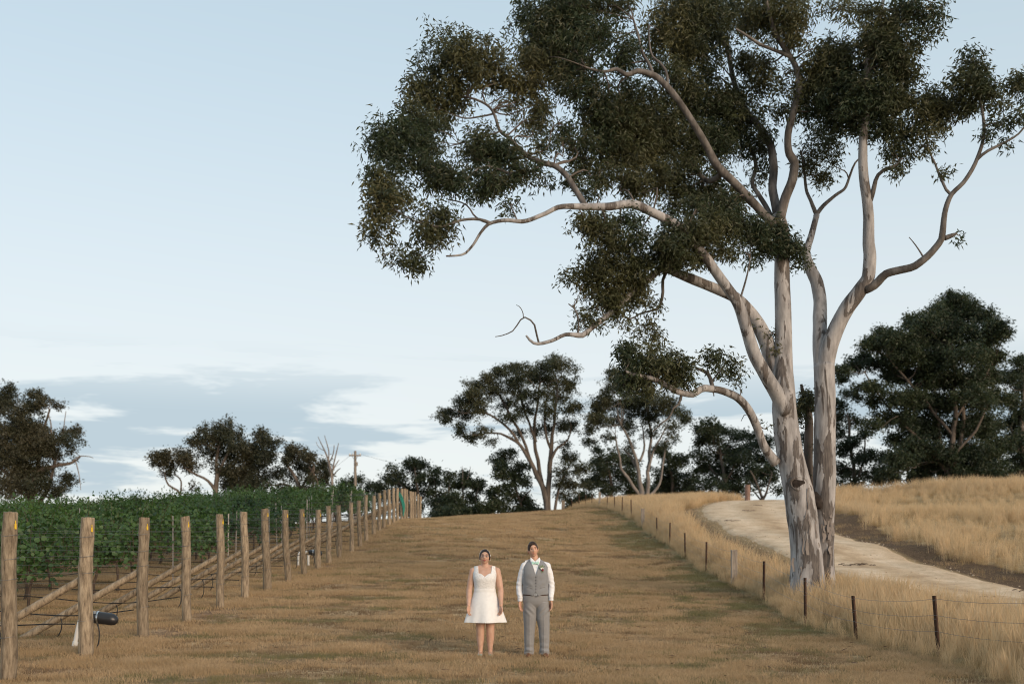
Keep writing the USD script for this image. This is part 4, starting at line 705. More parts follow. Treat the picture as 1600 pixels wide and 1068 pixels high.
# ---- trees beyond the crest: trunk and limbs follow the photograph, each crown is its own set of tufts
def far_tree(name, label, cat, d, base_px, stems, cl, leaf='dark_leaf', bark='limb', per=46, leafsize=0.34, seed=0, depth=None, sub=0.42, bare=(), group=None, nsub=8, density=1.0):
    r = np.random.default_rng(seed)
    B = at(base_px, 800, d); B[2] = Hs(B[0], B[1]) - 0.1
    t = thing(name, label, cat, B, group=group)
    s = d / F
    dep = depth or 2.2
    nodes, nr = [], []
    tr = []
    for k, st in enumerate(stems):
        o0, o1 = (0, 0) if k == 0 else (0, r.uniform(-dep, dep) * 0.6)
        n0 = len(st); P = np.array([np.r_[at(a, b, d + o0 + (o1 - o0) * i / max(1, n0 - 1)), w / 2 * s] for i, (a, b, w) in enumerate(st)])
        if abs(P[0][0] - B[0]) < 6 and P[0][2] < B[2] + 1.2: P[0][2] = B[2] - 0.1
        n = max(8, int(np.sum(np.linalg.norm(np.diff(P[:, :3], axis=0), axis=1)) * 2.2))
        Q = catmull(P, n); c = Q[:, :3] + 0.22 * (np.stack([meshkit.noise(np.stack([np.arange(n) * 0.5, 0 * np.arange(n) + kk, 0 * np.arange(n) + seed * 3.1 + k], 1), 70 + kk) for kk in range(3)], 1) - 0.5) * np.minimum(1, np.arange(n) / 3.0)[:, None]
        nodes.extend(c[2:]); nr.extend(Q[2:, 3]); tr.append(tube(c - B, Q[:, 3], 8, wob=0.1, seed=k))
        part(t, 'trunk' if k == 0 else 'limb', tr[-1], M[bark], smooth=True)
    for st in bare:
        P = np.array([np.r_[at(a, b, d), w / 2 * s] for a, b, w in st]); Q = catmull(P, 12)
        part(t, 'bare_branch', tube(Q[:, :3] - B, Q[:, 3], 5), M['dead_wood'], smooth=True)
    clumps = []
    for q in cl:
        px, py, rx, ry = q[:4]; dn = q[4] if len(q) > 4 else 1.0
        for back in (0, 1) if rx > 24 else (0,):
            o = r.uniform(-dep, dep) + back * 1.0
            clumps.append((at(px + back * r.uniform(-8, 8), py + back * r.uniform(-4, 4), d + o), np.array([rx, rx * 0.9, ry]) * s * 0.92, dn * density * (rx * ry / 400.0) ** 0.75 * (0.75 if rx > 24 else 1)))
    P, C = foliage(r, clumps, per * 1.9, sub=sub, nsub=nsub, shell=0.95)
    tw = twigs(r, C, nodes, nr, 0.05, 0.012, 3, 4)
    part(t, 'branchlets', (tw[0] - B, tw[1]), M[bark], smooth=True, kind='stuff')
    key = (leaf, leafsize)
    if key not in _sprigs:
        _sprigs[key] = [sprig(np.random.default_rng(900 + k), 22, leafsize * 2.5, leafsize * .85, leafsize * 0.30, droop=0.5, spread=0.6) for k in range(3)]
    crown_part(t, B, P, r, [(m, M[leaf]) for m in _sprigs[key]], 0.75, 1.25)
    return t
_sprigs = {}
far_tree('gum_tree', 'spreading dark gum tree at the far left behind the vineyard', 'tree', 105, 45,
    [[(46, 800, 16), (46, 775, 14), (55, 745, 11), (70, 730, 7), (92, 727, 6), (112, 722, 4), (126, 713, 2)], [(46, 785, 10), (38, 740, 8), (30, 690, 6), (28, 640, 4)], [(48, 780, 8), (60, 720, 6), (68, 670, 4), (78, 640, 3)], [(46, 780, 8), (20, 750, 6), (-10, 720, 4)], [(60, 785, 8), (70, 770, 6), (80, 740, 5), (90, 700, 3)]],
    [(16, 604, 9, 6), (14, 622, 20, 14), (-8, 640, 26, 22), (25, 645, 24, 18), (62, 620, 16, 9), (55, 632, 20, 12), (86, 632, 9, 10, .7), (70, 635, 12, 10, .6), (10, 680, 34, 22), (40, 670, 26, 16), (62, 672, 14, 10), (55, 680, 22, 14), (115, 676, 16, 8), (105, 690, 22, 14), (75, 695, 24, 14), (45, 705, 32, 18), (85, 710, 22, 12), (10, 720, 34, 24), (50, 735, 30, 18), (-10, 700, 30, 30), (15, 760, 34, 16), (50, 765, 22, 14), (75, 760, 14, 14), (95, 752, 16, 12, .7), (88, 770, 14, 10, .7), (105, 745, 10, 8, .5), (65, 700, 26, 16), (28, 740, 24, 20)],
    'brown_leaf', seed=1, bare=[[(80, 690, 2.5), (80, 665, 2), (76, 645, 1.4), (79, 625, 1)], [(98, 690, 2.5), (100, 665, 1.6), (103, 642, 1)], [(112, 722, 2.5), (128, 712, 1.6), (146, 715, 1)], [(118, 720, 2), (124, 745, 1.4), (126, 765, 1)]])
far_tree('gum_tree', 'wide gum tree with a small leaning side crown behind the middle of the vineyard', 'tree', 100, 335,
    [[(335, 800, 10), (336, 770, 8), (340, 740, 7), (338, 720, 5), (345, 690, 4)], [(336, 765, 6), (322, 748, 4), (300, 738, 3), (285, 728, 2)], [(340, 745, 5), (352, 715, 4), (362, 700, 3)], [(370, 790, 7), (380, 750, 6), (400, 720, 4), (412, 690, 3)], [(285, 785, 5), (280, 770, 4), (262, 757, 3), (258, 745, 2)], [(282, 770, 3.5), (284, 755, 2.5), (272, 740, 2)]],
    [(345, 668, 22, 9), (322, 676, 20, 10), (308, 690, 16, 9, .8), (345, 690, 26, 12), (365, 682, 20, 10), (330, 705, 20, 10, .8), (295, 712, 18, 9), (288, 722, 14, 8), (300, 728, 16, 10, .7), (375, 700, 22, 14), (360, 715, 24, 14), (345, 735, 22, 12, .8), (410, 680, 16, 8), (420, 690, 18, 10), (405, 700, 22, 12), (390, 715, 26, 14), (420, 715, 18, 14), (375, 740, 28, 14), (405, 738, 24, 14), (365, 757, 30, 10), (400, 758, 28, 10), (430, 740, 16, 12, .7), (245, 718, 14, 7), (255, 712, 14, 6), (258, 726, 16, 8), (266, 738, 12, 8, .8), (243, 724, 10, 6, .6), (300, 760, 12, 8, .3)],
    'brown_leaf', seed=2)
far_tree('gum_tree', 'open limbed gum tree between the wide gum and the bare dead tree', 'tree', 96, 470,
    [[(470, 800, 9), (468, 765, 7), (460, 745, 5), (450, 730, 4), (440, 715, 3)], [(469, 765, 5), (480, 748, 4), (490, 730, 3)], [(498, 790, 7), (497, 760, 5), (490, 740, 3.5), (482, 728, 2.5)], [(468, 770, 5), (445, 758, 3.5), (425, 757, 2.5)]],
    [(452, 708, 14, 9), (466, 712, 18, 9), (480, 718, 14, 9), (448, 722, 10, 8, .7), (470, 730, 18, 8, .8), (488, 732, 14, 9), (502, 728, 14, 8), (508, 738, 10, 10, .8), (460, 745, 16, 8, .6), (485, 750, 18, 10, .7), (500, 752, 10, 12, .6), (450, 765, 20, 8, .8), (480, 768, 22, 8, .8)],
    'brown_leaf', seed=3)
far_tree('low_tree', 'low flat topped dark tree behind the power pole', 'tree', 108, 560, [[(560, 805, 5), (560, 775, 4), (552, 762, 3)]], [(545, 757, 18, 6), (565, 752, 16, 6), (575, 764, 14, 8), (530, 766, 16, 6), (550, 770, 24, 8), (580, 775, 16, 8)], 'dark_leaf', seed=4)
far_tree('gum_tree', 'broken topped small gum tree behind the far end of the post row', 'tree', 100, 655,
    [[(655, 812, 5), (655, 780, 4), (650, 750, 3), (648, 730, 2)], [(655, 785, 3), (668, 765, 2.5), (672, 750, 2)], [(655, 790, 3), (640, 770, 2.5), (622, 755, 2)], [(682, 812, 3), (681, 780, 2.5), (678, 750, 1.5)]],
    [(615, 740, 16, 8), (607, 750, 12, 6), (625, 752, 16, 7), (645, 722, 12, 7), (640, 735, 14, 8), (658, 730, 12, 9), (668, 742, 12, 8), (652, 750, 14, 8), (680, 738, 9, 6), (676, 752, 10, 8), (600, 762, 14, 7), (630, 770, 18, 10), (655, 772, 20, 10, .8), (676, 775, 12, 12, .7), (605, 778, 18, 10), (640, 790, 26, 10)],
    'dark_leaf', seed=5)
far_tree('gum_tree', 'slim upright gum saplings standing left of the big middle gum', 'tree', 98, 720,
    [[(720, 815, 4), (722, 780, 3), (724, 755, 2)], [(703, 815, 3), (703, 780, 2.5), (702, 755, 1.5)], [(742, 812, 3), (744, 780, 2.5), (750, 755, 1.5)]],
    [(702, 745, 7, 8), (700, 760, 8, 10, .8), (726, 745, 12, 7), (722, 756, 12, 10), (732, 752, 8, 8), (745, 752, 12, 9), (750, 762, 10, 12), (738, 775, 14, 10), (715, 778, 16, 12), (700, 785, 12, 12), (725, 795, 22, 10), (680, 790, 16, 8), (692, 775, 10, 8, .6)],
    'dark_leaf', seed=6, bare=[[(722, 755, 2), (723, 738, 1.4), (722, 728, .8)], [(726, 755, 1.6), (733, 740, 1.2), (735, 728, .8)]])
far_tree('gum_tree', 'tall spreading gum tree in the middle rising from the hill crest', 'tree', 92, 854,
    [[(855, 812, 13), (855, 795, 11), (852, 775, 10), (846, 755, 8), (836, 735, 7), (826, 715, 6), (812, 695, 5), (798, 685, 4), (775, 675, 3), (750, 680, 2.5)], [(856, 790, 9), (858, 750, 8), (860, 710, 7), (864, 670, 5), (868, 630, 4), (872, 600, 3)], [(850, 768, 7), (840, 720, 6), (835, 680, 5), (838, 640, 4), (845, 600, 3)], [(832, 728, 5), (815, 680, 4.5), (795, 645, 4), (780, 615, 3), (770, 595, 2)], [(812, 695, 4), (785, 660, 3.5), (755, 645, 3), (725, 645, 2)], [(858, 730, 5), (870, 700, 4), (885, 690, 3), (893, 670, 2)], [(838, 690, 4), (822, 650, 3.5), (812, 610, 3), (808, 585, 2)], [(860, 700, 4), (850, 660, 3.5), (855, 620, 3)], [(866, 795, 5), (872, 770, 4), (880, 745, 3), (890, 725, 2)]],
    [(742, 600, 15, 9), (735, 612, 15, 10), (765, 592, 16, 9), (785, 580, 20, 10), (805, 574, 14, 7), (815, 585, 18, 9), (845, 571, 16, 7), (862, 568, 18, 7), (880, 578, 18, 11), (890, 598, 13, 13), (838, 590, 18, 10), (860, 595, 20, 12), (800, 602, 18, 10, .9), (772, 612, 20, 10), (748, 625, 18, 9), (720, 628, 15, 8), (705, 642, 14, 8), (695, 655, 10, 6), (728, 648, 16, 9), (755, 642, 16, 8, .8), (785, 630, 16, 9, .8), (815, 618, 20, 10, .9), (845, 618, 18, 10), (875, 622, 18, 11), (893, 640, 12, 12), (860, 645, 18, 10, .8), (828, 645, 20, 9, .8), (795, 655, 18, 9, .7), (720, 672, 10, 8), (735, 682, 13, 7), (755, 672, 14, 7, .6), (775, 690, 14, 6, .4), (895, 668, 9, 11, .8), (878, 665, 12, 10, .7), (855, 672, 15, 9, .6), (835, 672, 14, 8, .6), (882, 695, 9, 8, .5), (810, 680, 14, 8, .5), (890, 715, 14, 10, .8), (880, 735, 14, 12, .6), (905, 735, 14, 12, .7), (895, 755, 16, 12, .8), (915, 760, 10, 12, .6), (875, 760, 10, 10, .5), (885, 775, 14, 8, .6)],
    'olive_leaf', seed=7, per=72, leafsize=0.26, density=1.0, sub=.55, depth=3)
far_tree('dark_tree', 'dark leafy young tree leaning against the left side of the middle gum', 'tree', 96, 815, [[(818, 815, 5), (812, 780, 4), (800, 750, 3), (792, 730, 2)], [(812, 785, 3), (830, 765, 2)]],
    [(780, 718, 14, 8), (797, 712, 14, 9), (792, 728, 18, 10), (812, 732, 14, 9), (802, 745, 16, 10), (785, 742, 12, 8), (820, 750, 12, 8, .8), (770, 775, 14, 9), (790, 770, 20, 9), (810, 775, 18, 9), (780, 790, 24, 9), (760, 795, 18, 8), (815, 792, 20, 8)], 'dark_leaf', seed=8)
far_tree('gum_tree', 'pale many stemmed gum tree behind the tall grass beyond the lawn', 'tree', 90, 1005,
    [[(1002, 800, 9), (1001, 770, 8), (998, 740, 6), (994, 715, 5), (985, 690, 4), (970, 665, 3)], [(1010, 785, 8), (1012, 750, 6), (1014, 715, 5), (1016, 680, 4), (1012, 650, 3)], [(1000, 775, 6), (985, 750, 5), (972, 730, 4), (966, 705, 3), (960, 680, 2)], [(1014, 775, 5), (1030, 755, 4), (1036, 725, 3), (1042, 690, 2)], [(998, 740, 4), (988, 715, 3.5), (975, 700, 3)], [(1013, 735, 4), (1024, 700, 3), (1040, 670, 2)], [(1000, 720, 4), (1006, 690, 3), (1000, 660, 2)]],
    [(960, 588, 14, 10), (955, 604, 16, 10), (975, 600, 18, 10), (990, 590, 14, 10, .8), (940, 625, 15, 10), (930, 640, 14, 10), (955, 630, 18, 10), (980, 625, 20, 11), (1005, 620, 18, 10), (1000, 640, 20, 10), (1030, 625, 18, 10), (1040, 640, 18, 10), (1060, 648, 14, 8), (1072, 656, 8, 6, .7), (1020, 655, 20, 9, .8), (925, 660, 12, 8), (918, 672, 9, 6), (940, 660, 16, 9, .8), (965, 655, 18, 9, .7), (920, 688, 10, 7, .7), (985, 668, 18, 8, .7), (1050, 668, 14, 8, .7), (1020, 680, 16, 8, .5), (1040, 695, 12, 8, .4), (985, 692, 14, 7, .4), (950, 685, 12, 7, .4), (1055, 690, 8, 8, .3)],
    'olive_leaf', 'pale_limb', seed=9, per=74, leafsize=0.26, sub=.55, depth=3)
far_tree('dark_tree', 'dark dense tree filling the gap left of the pale many stemmed gum', 'tree', 104, 955, [[(955, 800, 6), (955, 760, 5), (950, 730, 3)]],
    [(935, 722, 14, 10), (950, 716, 16, 11), (968, 712, 16, 12), (985, 722, 14, 12), (940, 740, 20, 12), (965, 738, 22, 14), (985, 745, 18, 14), (930, 755, 16, 10), (955, 760, 24, 12), (985, 765, 20, 10), (932, 700, 8, 8, .6)], 'dark_leaf', seed=10)
far_tree('dark_tree', 'dark dense tree right behind the pale many stemmed gum', 'tree', 104, 1050, [[(1050, 800, 6), (1050, 760, 5), (1045, 725, 3)]],
    [(1035, 705, 12, 9), (1050, 715, 16, 11), (1065, 725, 14, 12), (1035, 735, 18, 12), (1060, 745, 20, 12), (1030, 755, 18, 12), (1055, 762, 24, 12), (1078, 755, 12, 12)], 'dark_leaf', seed=11)
far_tree('dark_tree', 'round dark tree left of the low sweeping gum branch', 'tree', 100, 1130, [[(1130, 800, 8), (1132, 750, 6), (1125, 710, 4)], [(1132, 755, 4), (1150, 720, 3)], [(1132, 760, 4), (1108, 725, 3)]],
    [(1095, 672, 14, 9), (1110, 664, 14, 8), (1128, 672, 16, 10), (1092, 690, 14, 10), (1115, 685, 20, 12), (1148, 682, 16, 9), (1165, 680, 16, 8), (1140, 698, 20, 12), (1170, 698, 20, 11), (1190, 695, 14, 10), (1100, 710, 20, 12), (1130, 718, 24, 12), (1160, 720, 24, 12), (1188, 715, 16, 10), (1100, 735, 22, 12), (1135, 740, 26, 12), (1170, 742, 24, 12), (1195, 735, 14, 14), (1110, 758, 26, 10), (1150, 762, 26, 9)], 'dark_leaf', seed=12, depth=3)
far_tree('scrubby_tree', 'scrubby open tree at the crest beside the road bend', 'tree', 92, 1188, [[(1196, 795, 5), (1188, 770, 4), (1180, 750, 3), (1172, 735, 2)], [(1190, 785, 4), (1200, 760, 3), (1206, 740, 2)], [(1192, 785, 3), (1178, 768, 2)]],
    [(1180, 735, 12, 8, .7), (1200, 730, 12, 9, .7), (1172, 750, 10, 8, .5), (1205, 748, 12, 8, .6), (1188, 758, 12, 6, .4), (1212, 765, 10, 6, .6), (1168, 765, 8, 5, .4)], 'dark_leaf', seed=13)
far_tree('dark_tree', 'dark leafy tree immediately right of the twin gum trunks', 'tree', 98, 1335, [[(1338, 800, 7), (1336, 750, 6), (1330, 700, 5), (1325, 650, 3)], [(1336, 755, 4), (1350, 710, 3), (1352, 680, 2)]],
    [(1312, 630, 12, 12), (1322, 618, 10, 10, .8), (1318, 650, 14, 12), (1335, 660, 14, 9, .8), (1312, 675, 12, 12), (1330, 690, 16, 11), (1348, 680, 12, 9, .8), (1315, 705, 14, 12), (1338, 715, 18, 11), (1360, 712, 12, 9, .8), (1318, 735, 16, 12), (1345, 742, 20, 10), (1322, 755, 18, 9), (1368, 738, 12, 10, .8), (1290, 700, 14, 14), (1290, 735, 14, 14), (1255, 690, 12, 12, .7), (1250, 725, 14, 14, .8)], 'dark_leaf', seed=14)
far_tree('gum_tree', 'massive dark green gum tree on the right above the paddock', 'tree', 86, 1480,
    [[(1480, 775, 14), (1482, 730, 11), (1488, 690, 9), (1492, 640, 7), (1490, 590, 5), (1486, 540, 3)], [(1484, 740, 9), (1500, 690, 7), (1505, 640, 6), (1500, 590, 4)], [(1482, 745, 8), (1470, 700, 6), (1465, 660, 5), (1460, 630, 3)], [(1478, 735, 6), (1440, 690, 5), (1410, 660, 4), (1375, 620, 3), (1350, 580, 2)], [(1488, 680, 5), (1440, 620, 4), (1405, 580, 3), (1385, 555, 2)], [(1495, 650, 4), (1530, 600, 3), (1555, 560, 2)], [(1484, 770, 7), (1490, 720, 5), (1525, 670, 4), (1545, 630, 3)]],
    [(1495, 467, 20, 7), (1485, 475, 24, 9), (1458, 490, 22, 11), (1510, 485, 26, 11), (1480, 500, 34, 13), (1535, 500, 24, 12), (1555, 515, 18, 12), (1568, 525, 12, 9), (1440, 510, 26, 14), (1500, 520, 36, 14), (1540, 530, 26, 13), (1465, 535, 34, 14), (1430, 535, 26, 12), (1405, 528, 20, 9), (1385, 520, 18, 9), (1370, 532, 18, 9), (1355, 540, 14, 8), (1390, 545, 24, 11), (1350, 560, 14, 7), (1335, 572, 14, 7), (1320, 578, 11, 8), (1318, 590, 10, 6, .8), (1370, 565, 22, 10), (1410, 560, 28, 12), (1450, 562, 30, 13), (1500, 555, 34, 14), (1540, 560, 24, 13), (1555, 555, 16, 10), (1400, 585, 30, 12), (1440, 592, 32, 14), (1480, 590, 32, 14), (1525, 590, 28, 14), (1550, 590, 16, 12), (1350, 605, 14, 8, .8), (1375, 605, 20, 10, .8), (1340, 622, 10, 7, .6), (1365, 630, 16, 8, .8), (1400, 622, 24, 12, .9), (1435, 628, 30, 14), (1475, 632, 32, 16), (1520, 628, 30, 16), (1555, 622, 18, 14), (1380, 655, 20, 10, .8), (1360, 665, 12, 8, .7), (1410, 660, 26, 13), (1450, 668, 32, 16), (1495, 672, 32, 16), (1540, 665, 26, 16), (1390, 690, 20, 10, .7), (1425, 700, 28, 14), (1470, 708, 32, 16), (1515, 710, 32, 16), (1555, 700, 20, 16), (1405, 725, 24, 12, .8), (1440, 735, 28, 12), (1490, 742, 32, 12), (1540, 740, 30, 12), (1380, 735, 14, 8, .6)],
    'dark_leaf', 'limb', seed=15, depth=3.5, per=62)
far_tree('dark_tree', 'dark dense tree cut by the right edge behind the paddock', 'tree', 92, 1600, [[(1600, 775, 10), (1598, 720, 8), (1596, 660, 6), (1600, 600, 4)], [(1598, 720, 5), (1580, 670, 3)]],
    [(1598, 568, 16, 8), (1585, 580, 18, 9), (1610, 585, 22, 12), (1575, 595, 16, 9), (1595, 605, 22, 12), (1620, 620, 24, 16), (1580, 625, 18, 10), (1600, 645, 26, 14), (1575, 660, 16, 10, .8), (1600, 680, 28, 16), (1575, 700, 20, 14), (1605, 720, 28, 16), (1580, 735, 24, 12), (1630, 690, 24, 24), (1635, 650, 24, 24)], 'dark_leaf', seed=16, depth=3)
far_tree('dark_tree', 'low dark tree clump filling under the big right gum', 'tree', 100, 1420, [[(1420, 785, 7), (1420, 750, 5), (1415, 725, 3)]], [(1390, 715, 18, 10), (1415, 722, 22, 12), (1440, 715, 24, 14), (1470, 725, 30, 14), (1510, 730, 30, 14), (1550, 725, 26, 14), (1400, 745, 24, 9), (1440, 748, 28, 9), (1370, 752, 14, 6)], 'dark_leaf', seed=17)

# bare dead tree beside the power pole
dd = 95; DB = at(516, 800, dd); DB[2] = Hs(DB[0], DB[1]) - 0.1
dead = thing('dead_tree', 'leafless dead tree with thin upright branches left of the power pole', 'tree', DB)
def bare_part(st, name):
    Q = catmull(np.array([np.r_[at(a, b, dd + o), w / 2 * dd / F] for a, b, w, o in st]), 14)
    part(dead, name, tube(Q[:, :3] - DB, Q[:, 3], 6, wob=.1), M['dead_wood'], smooth=True)
bare_part([(516, 815, 5, 0), (519, 775, 4.2, 0), (519, 750, 3.8, 0), (514, 722, 3.2, 0), (508, 705, 2.4, .3), (503, 695, 1.6, .5), (497, 682, 1, .6)], 'trunk')
for st in ([(519, 745, 2.8, 0), (513, 725, 2.4, .4), (514, 708, 2, .8), (510, 690, 1.4, 1), (507, 680, .9, 1.2)], [(519, 740, 2.8, 0), (522, 722, 2.2, -.4), (526, 705, 1.6, -.7), (529, 692, 1, -.9)], [(514, 722, 2, 0), (521, 706, 1.6, -.4), (522, 695, 1, -.6)], [(519, 745, 2.2, 0), (527, 735, 1.6, -.5), (532, 731, 1, -.8)], [(520, 735, 2, 0), (527, 722, 1.4, .5), (530, 718, .9, .8)], [(506, 703, 1.4, .4), (500, 700, 1, .5), (494, 690, .7, .6)], [(490, 760, 2, .8), (491, 735, 1.6, .8), (488, 712, 1, .8), (485, 703, .7, .8)]):
    bare_part(st, 'branch')

# low shrubs along the crest
def shrub(px, py, rx, ry, d, label, leaf='dark_leaf', seed=0):
    r = np.random.default_rng(seed + 4000); B = at(px, py, d); B[2] = Hs(B[0], B[1]); s = d / F
    t = thing('shrub', label, 'shrub', B)
    cl = [(B + np.array([r.uniform(-.7, .7) * rx * s, r.uniform(-1, 1), max(0.3, (HOR - py) * s + EYE - B[2]) * r.uniform(0.45, 1.0)]), np.array([rx * .55, rx * .5, ry * .6]) * s, 0.9) for _ in range(7)]
    P, C = foliage(r, cl, 40, sub=.4)
    st = [tube(catmull([B + [0, 0, -.1], (B + c) / 2 + r.normal(0, .1, 3), c], 6), np.linspace(.05, .015, 6), 5) for c, _ in C]
    part(t, 'stems', (lambda v: (v[0] - B, v[1]))(join(st)), M['limb'], smooth=True)
    key = (leaf, 0.26)
    if key not in _sprigs: _sprigs[key] = [sprig(np.random.default_rng(950 + k), 24, 0.7, 0.26, 0.1, 0.2, 0.7) for k in range(3)]
    crown_part(t, B, P, r, [(m, M[leaf]) for m in _sprigs[key]], .8, 1.2, name='foliage')
for k, (px, py, rx, ry, d, lb) in enumerate([(690, 795, 30, 10, 92, 'dark low shrub at the end of the post row below the small gum'), (745, 797, 28, 9, 95, 'dark low shrub beneath the slim saplings'), (825, 795, 22, 8, 96, 'dark low shrub at the foot of the middle gum'), (905, 775, 20, 10, 100, 'dark low shrub where the lawn meets the tall grass on the crest'),
        (1010, 752, 50, 14, 112, 'wide dark shrub behind the stems of the pale gum'), (1090, 765, 30, 10, 105, 'dark shrub left of the round dark tree'), (1325, 765, 22, 8, 95, 'dark shrub behind the fallen log on the right crest')]):
    shrub(px, py, rx, ry, d, lb, seed=k)

# ---------------------------------------------------------------- vineyard: end posts, braces, trellis, vines
ORD = ['nearest', 'second', 'third', 'fourth', 'fifth', 'sixth', 'seventh', 'eighth', 'ninth', 'tenth', 'eleventh', 'twelfth', 'thirteenth', 'fourteenth', 'fifteenth', 'sixteenth', 'seventeenth', 'eighteenth', 'nineteenth', 'twentieth',
       'twenty first', 'twenty second', 'twenty third', 'twenty fourth', 'twenty fifth', 'twenty sixth', 'twenty seventh', 'next to last', 'last']
def nth(i): return ORD[i] if i in (0, 27, 28) else ORD[i]
rp_ = np.random.default_rng(31)
ROWX = []
def wire_ring(c, r, z_, w=0.0035):
    a = np.linspace(0, 2 * np.pi, 19)
    return tube(np.stack([c[0] + r * np.cos(a), c[1] + r * np.sin(a), z_ + 0.012 * np.sin(a + 1)], 1), w, 5, cap=False)
TAGGED = {0, 1, 2, 3, 4, 6, 7, 8, 9, 16}
NOTE = {0: 'frayed split base', 1: 'clean flat sawn top and yellow tag', 2: 'one big knot near the top', 3: 'knotty crooked sides', 4: 'plain pale grey wood', 5: 'smooth grey wood and no tag', 6: 'thick dark broken top', 7: 'pale worn wood and yellow tag', 12: 'thin straight trunk', 11: 'rotten dark foot', 21: 'green netting tied to it'}
for i, (tx, ty, bx_, by, w) in enumerate(POSTS):
    d = ROW_D[i]; s = d / F
    base = np.array([(bx_ - CX) * s, d, 0]); base[2] = Hs(base[0], d)
    top = at(tx, ty, d); hgt = top[2] - base[2]; r = w * s / 2
    ROWX.append((base, hgt, r))
    lb = ('%s round timber post of the vineyard edge%s' % (nth(i), ', with ' + NOTE[i] if i in NOTE else ', counted from the camera'))
    t = thing('vineyard_post', lb, 'post', base, group='vineyard end posts')
    n = 16 if i < 14 else 8
    zz = np.linspace(-0.15, hgt - 0.012, n); k = (zz + .15) / (hgt + .15)
    lean = (top[0] - base[0])
    c = np.stack([lean * k + 0.012 * np.sin(zz * 3 + i), 0.01 * np.cos(zz * 2.3 + i), zz], 1)
    rr = r * (1.03 - 0.10 * k) * (1 + 0.05 * (rp_.random(n) - 0.5))
    for _ in range(3 if i < 14 else 1):
        kz = rp_.uniform(0.2, hgt * 0.95); rr = rr * (1 + rp_.uniform(0.05, 0.14) * np.exp(-((zz - kz) / 0.07) ** 2))
    if i in (0, 11): rr = rr * np.where(zz < .35, 0.86 + .2 * rp_.random(n), 1)
    c = np.vstack([c, c[-1] + [0, 0, .012]]); rr = np.r_[rr, rr[-1] * 0.93]
    v, f = tube(c, rr, 18 if i < 14 else 10, wob=0.11, seed=i)
    m = np.argsort(v[:, 2])[-19 if i < 14 else -11:]
    v[m, 2] += 0.012 * (rp_.random(len(m)) - .5) + (0.02 * (v[m, 0] / r) if i in (6, 3) else 0)
    part(t, 'pole', (v, f), M['post'], smooth=35)
    if i < 14:
        for hz in (0.86, 0.72, 0.60, 0.26):
            part(t, 'wire_wrap', wire_ring((lean * hz, 0), r * 1.06, hgt * hz), M['wire'], smooth=True)
    if i in TAGGED:
        tg = box([lean + r * 0.86, -r * 0.60 - .004, hgt - .22], [lean + r * 0.86 + 0.024, -r * .60 + .004, hgt - .155])
        tg2 = box([lean + r * 0.86 + .008, -r * 0.60 - .003, hgt - .155], [lean + r * 0.86 + 0.017, -r * .60 + .003, hgt - .11])
        part(t, 'tag', join([tg, tg2]), M['yellow_tag'])
    if i < 22:   # diagonal brace down into the row
        a = base + np.array([-r * 0.6, 0.02, hgt * 0.555]); run = 2.3 if i else 2.6
        e = np.array([base[0] - run, d + 0.05, 0]); e[2] = Hs(e[0], e[1]) - 0.12
        bt = thing('brace_pole', 'slanting round timber brace leaning down and left from the %s vineyard end post' % ORD[i], 'brace', e, group='slanting braces of the vineyard end posts')
        nn = 12; P = a[None] * (1 - np.linspace(0, 1, nn)[:, None]) + e[None] * np.linspace(0, 1, nn)[:, None]
        part(bt, 'pole', tube(P - e, np.linspace(.058, .07, nn) * (1 + .04 * (rp_.random(nn) - .5)) * (1.0 if i < 12 else 1.1), 12, wob=.06, seed=40 + i), M['post'], smooth=35)
        if i < 10:
            q = P[4] - e; part(bt, 'wire_tie', tube(np.stack([q[0] + .06 * np.cos(np.linspace(0, 6.28, 13)) * .4, q[1] + .064 * np.sin(np.linspace(0, 6.28, 13)), q[2] + .06 * np.cos(np.linspace(0, 6.28, 13))], 1), .003, 4, cap=False), M['wire'])

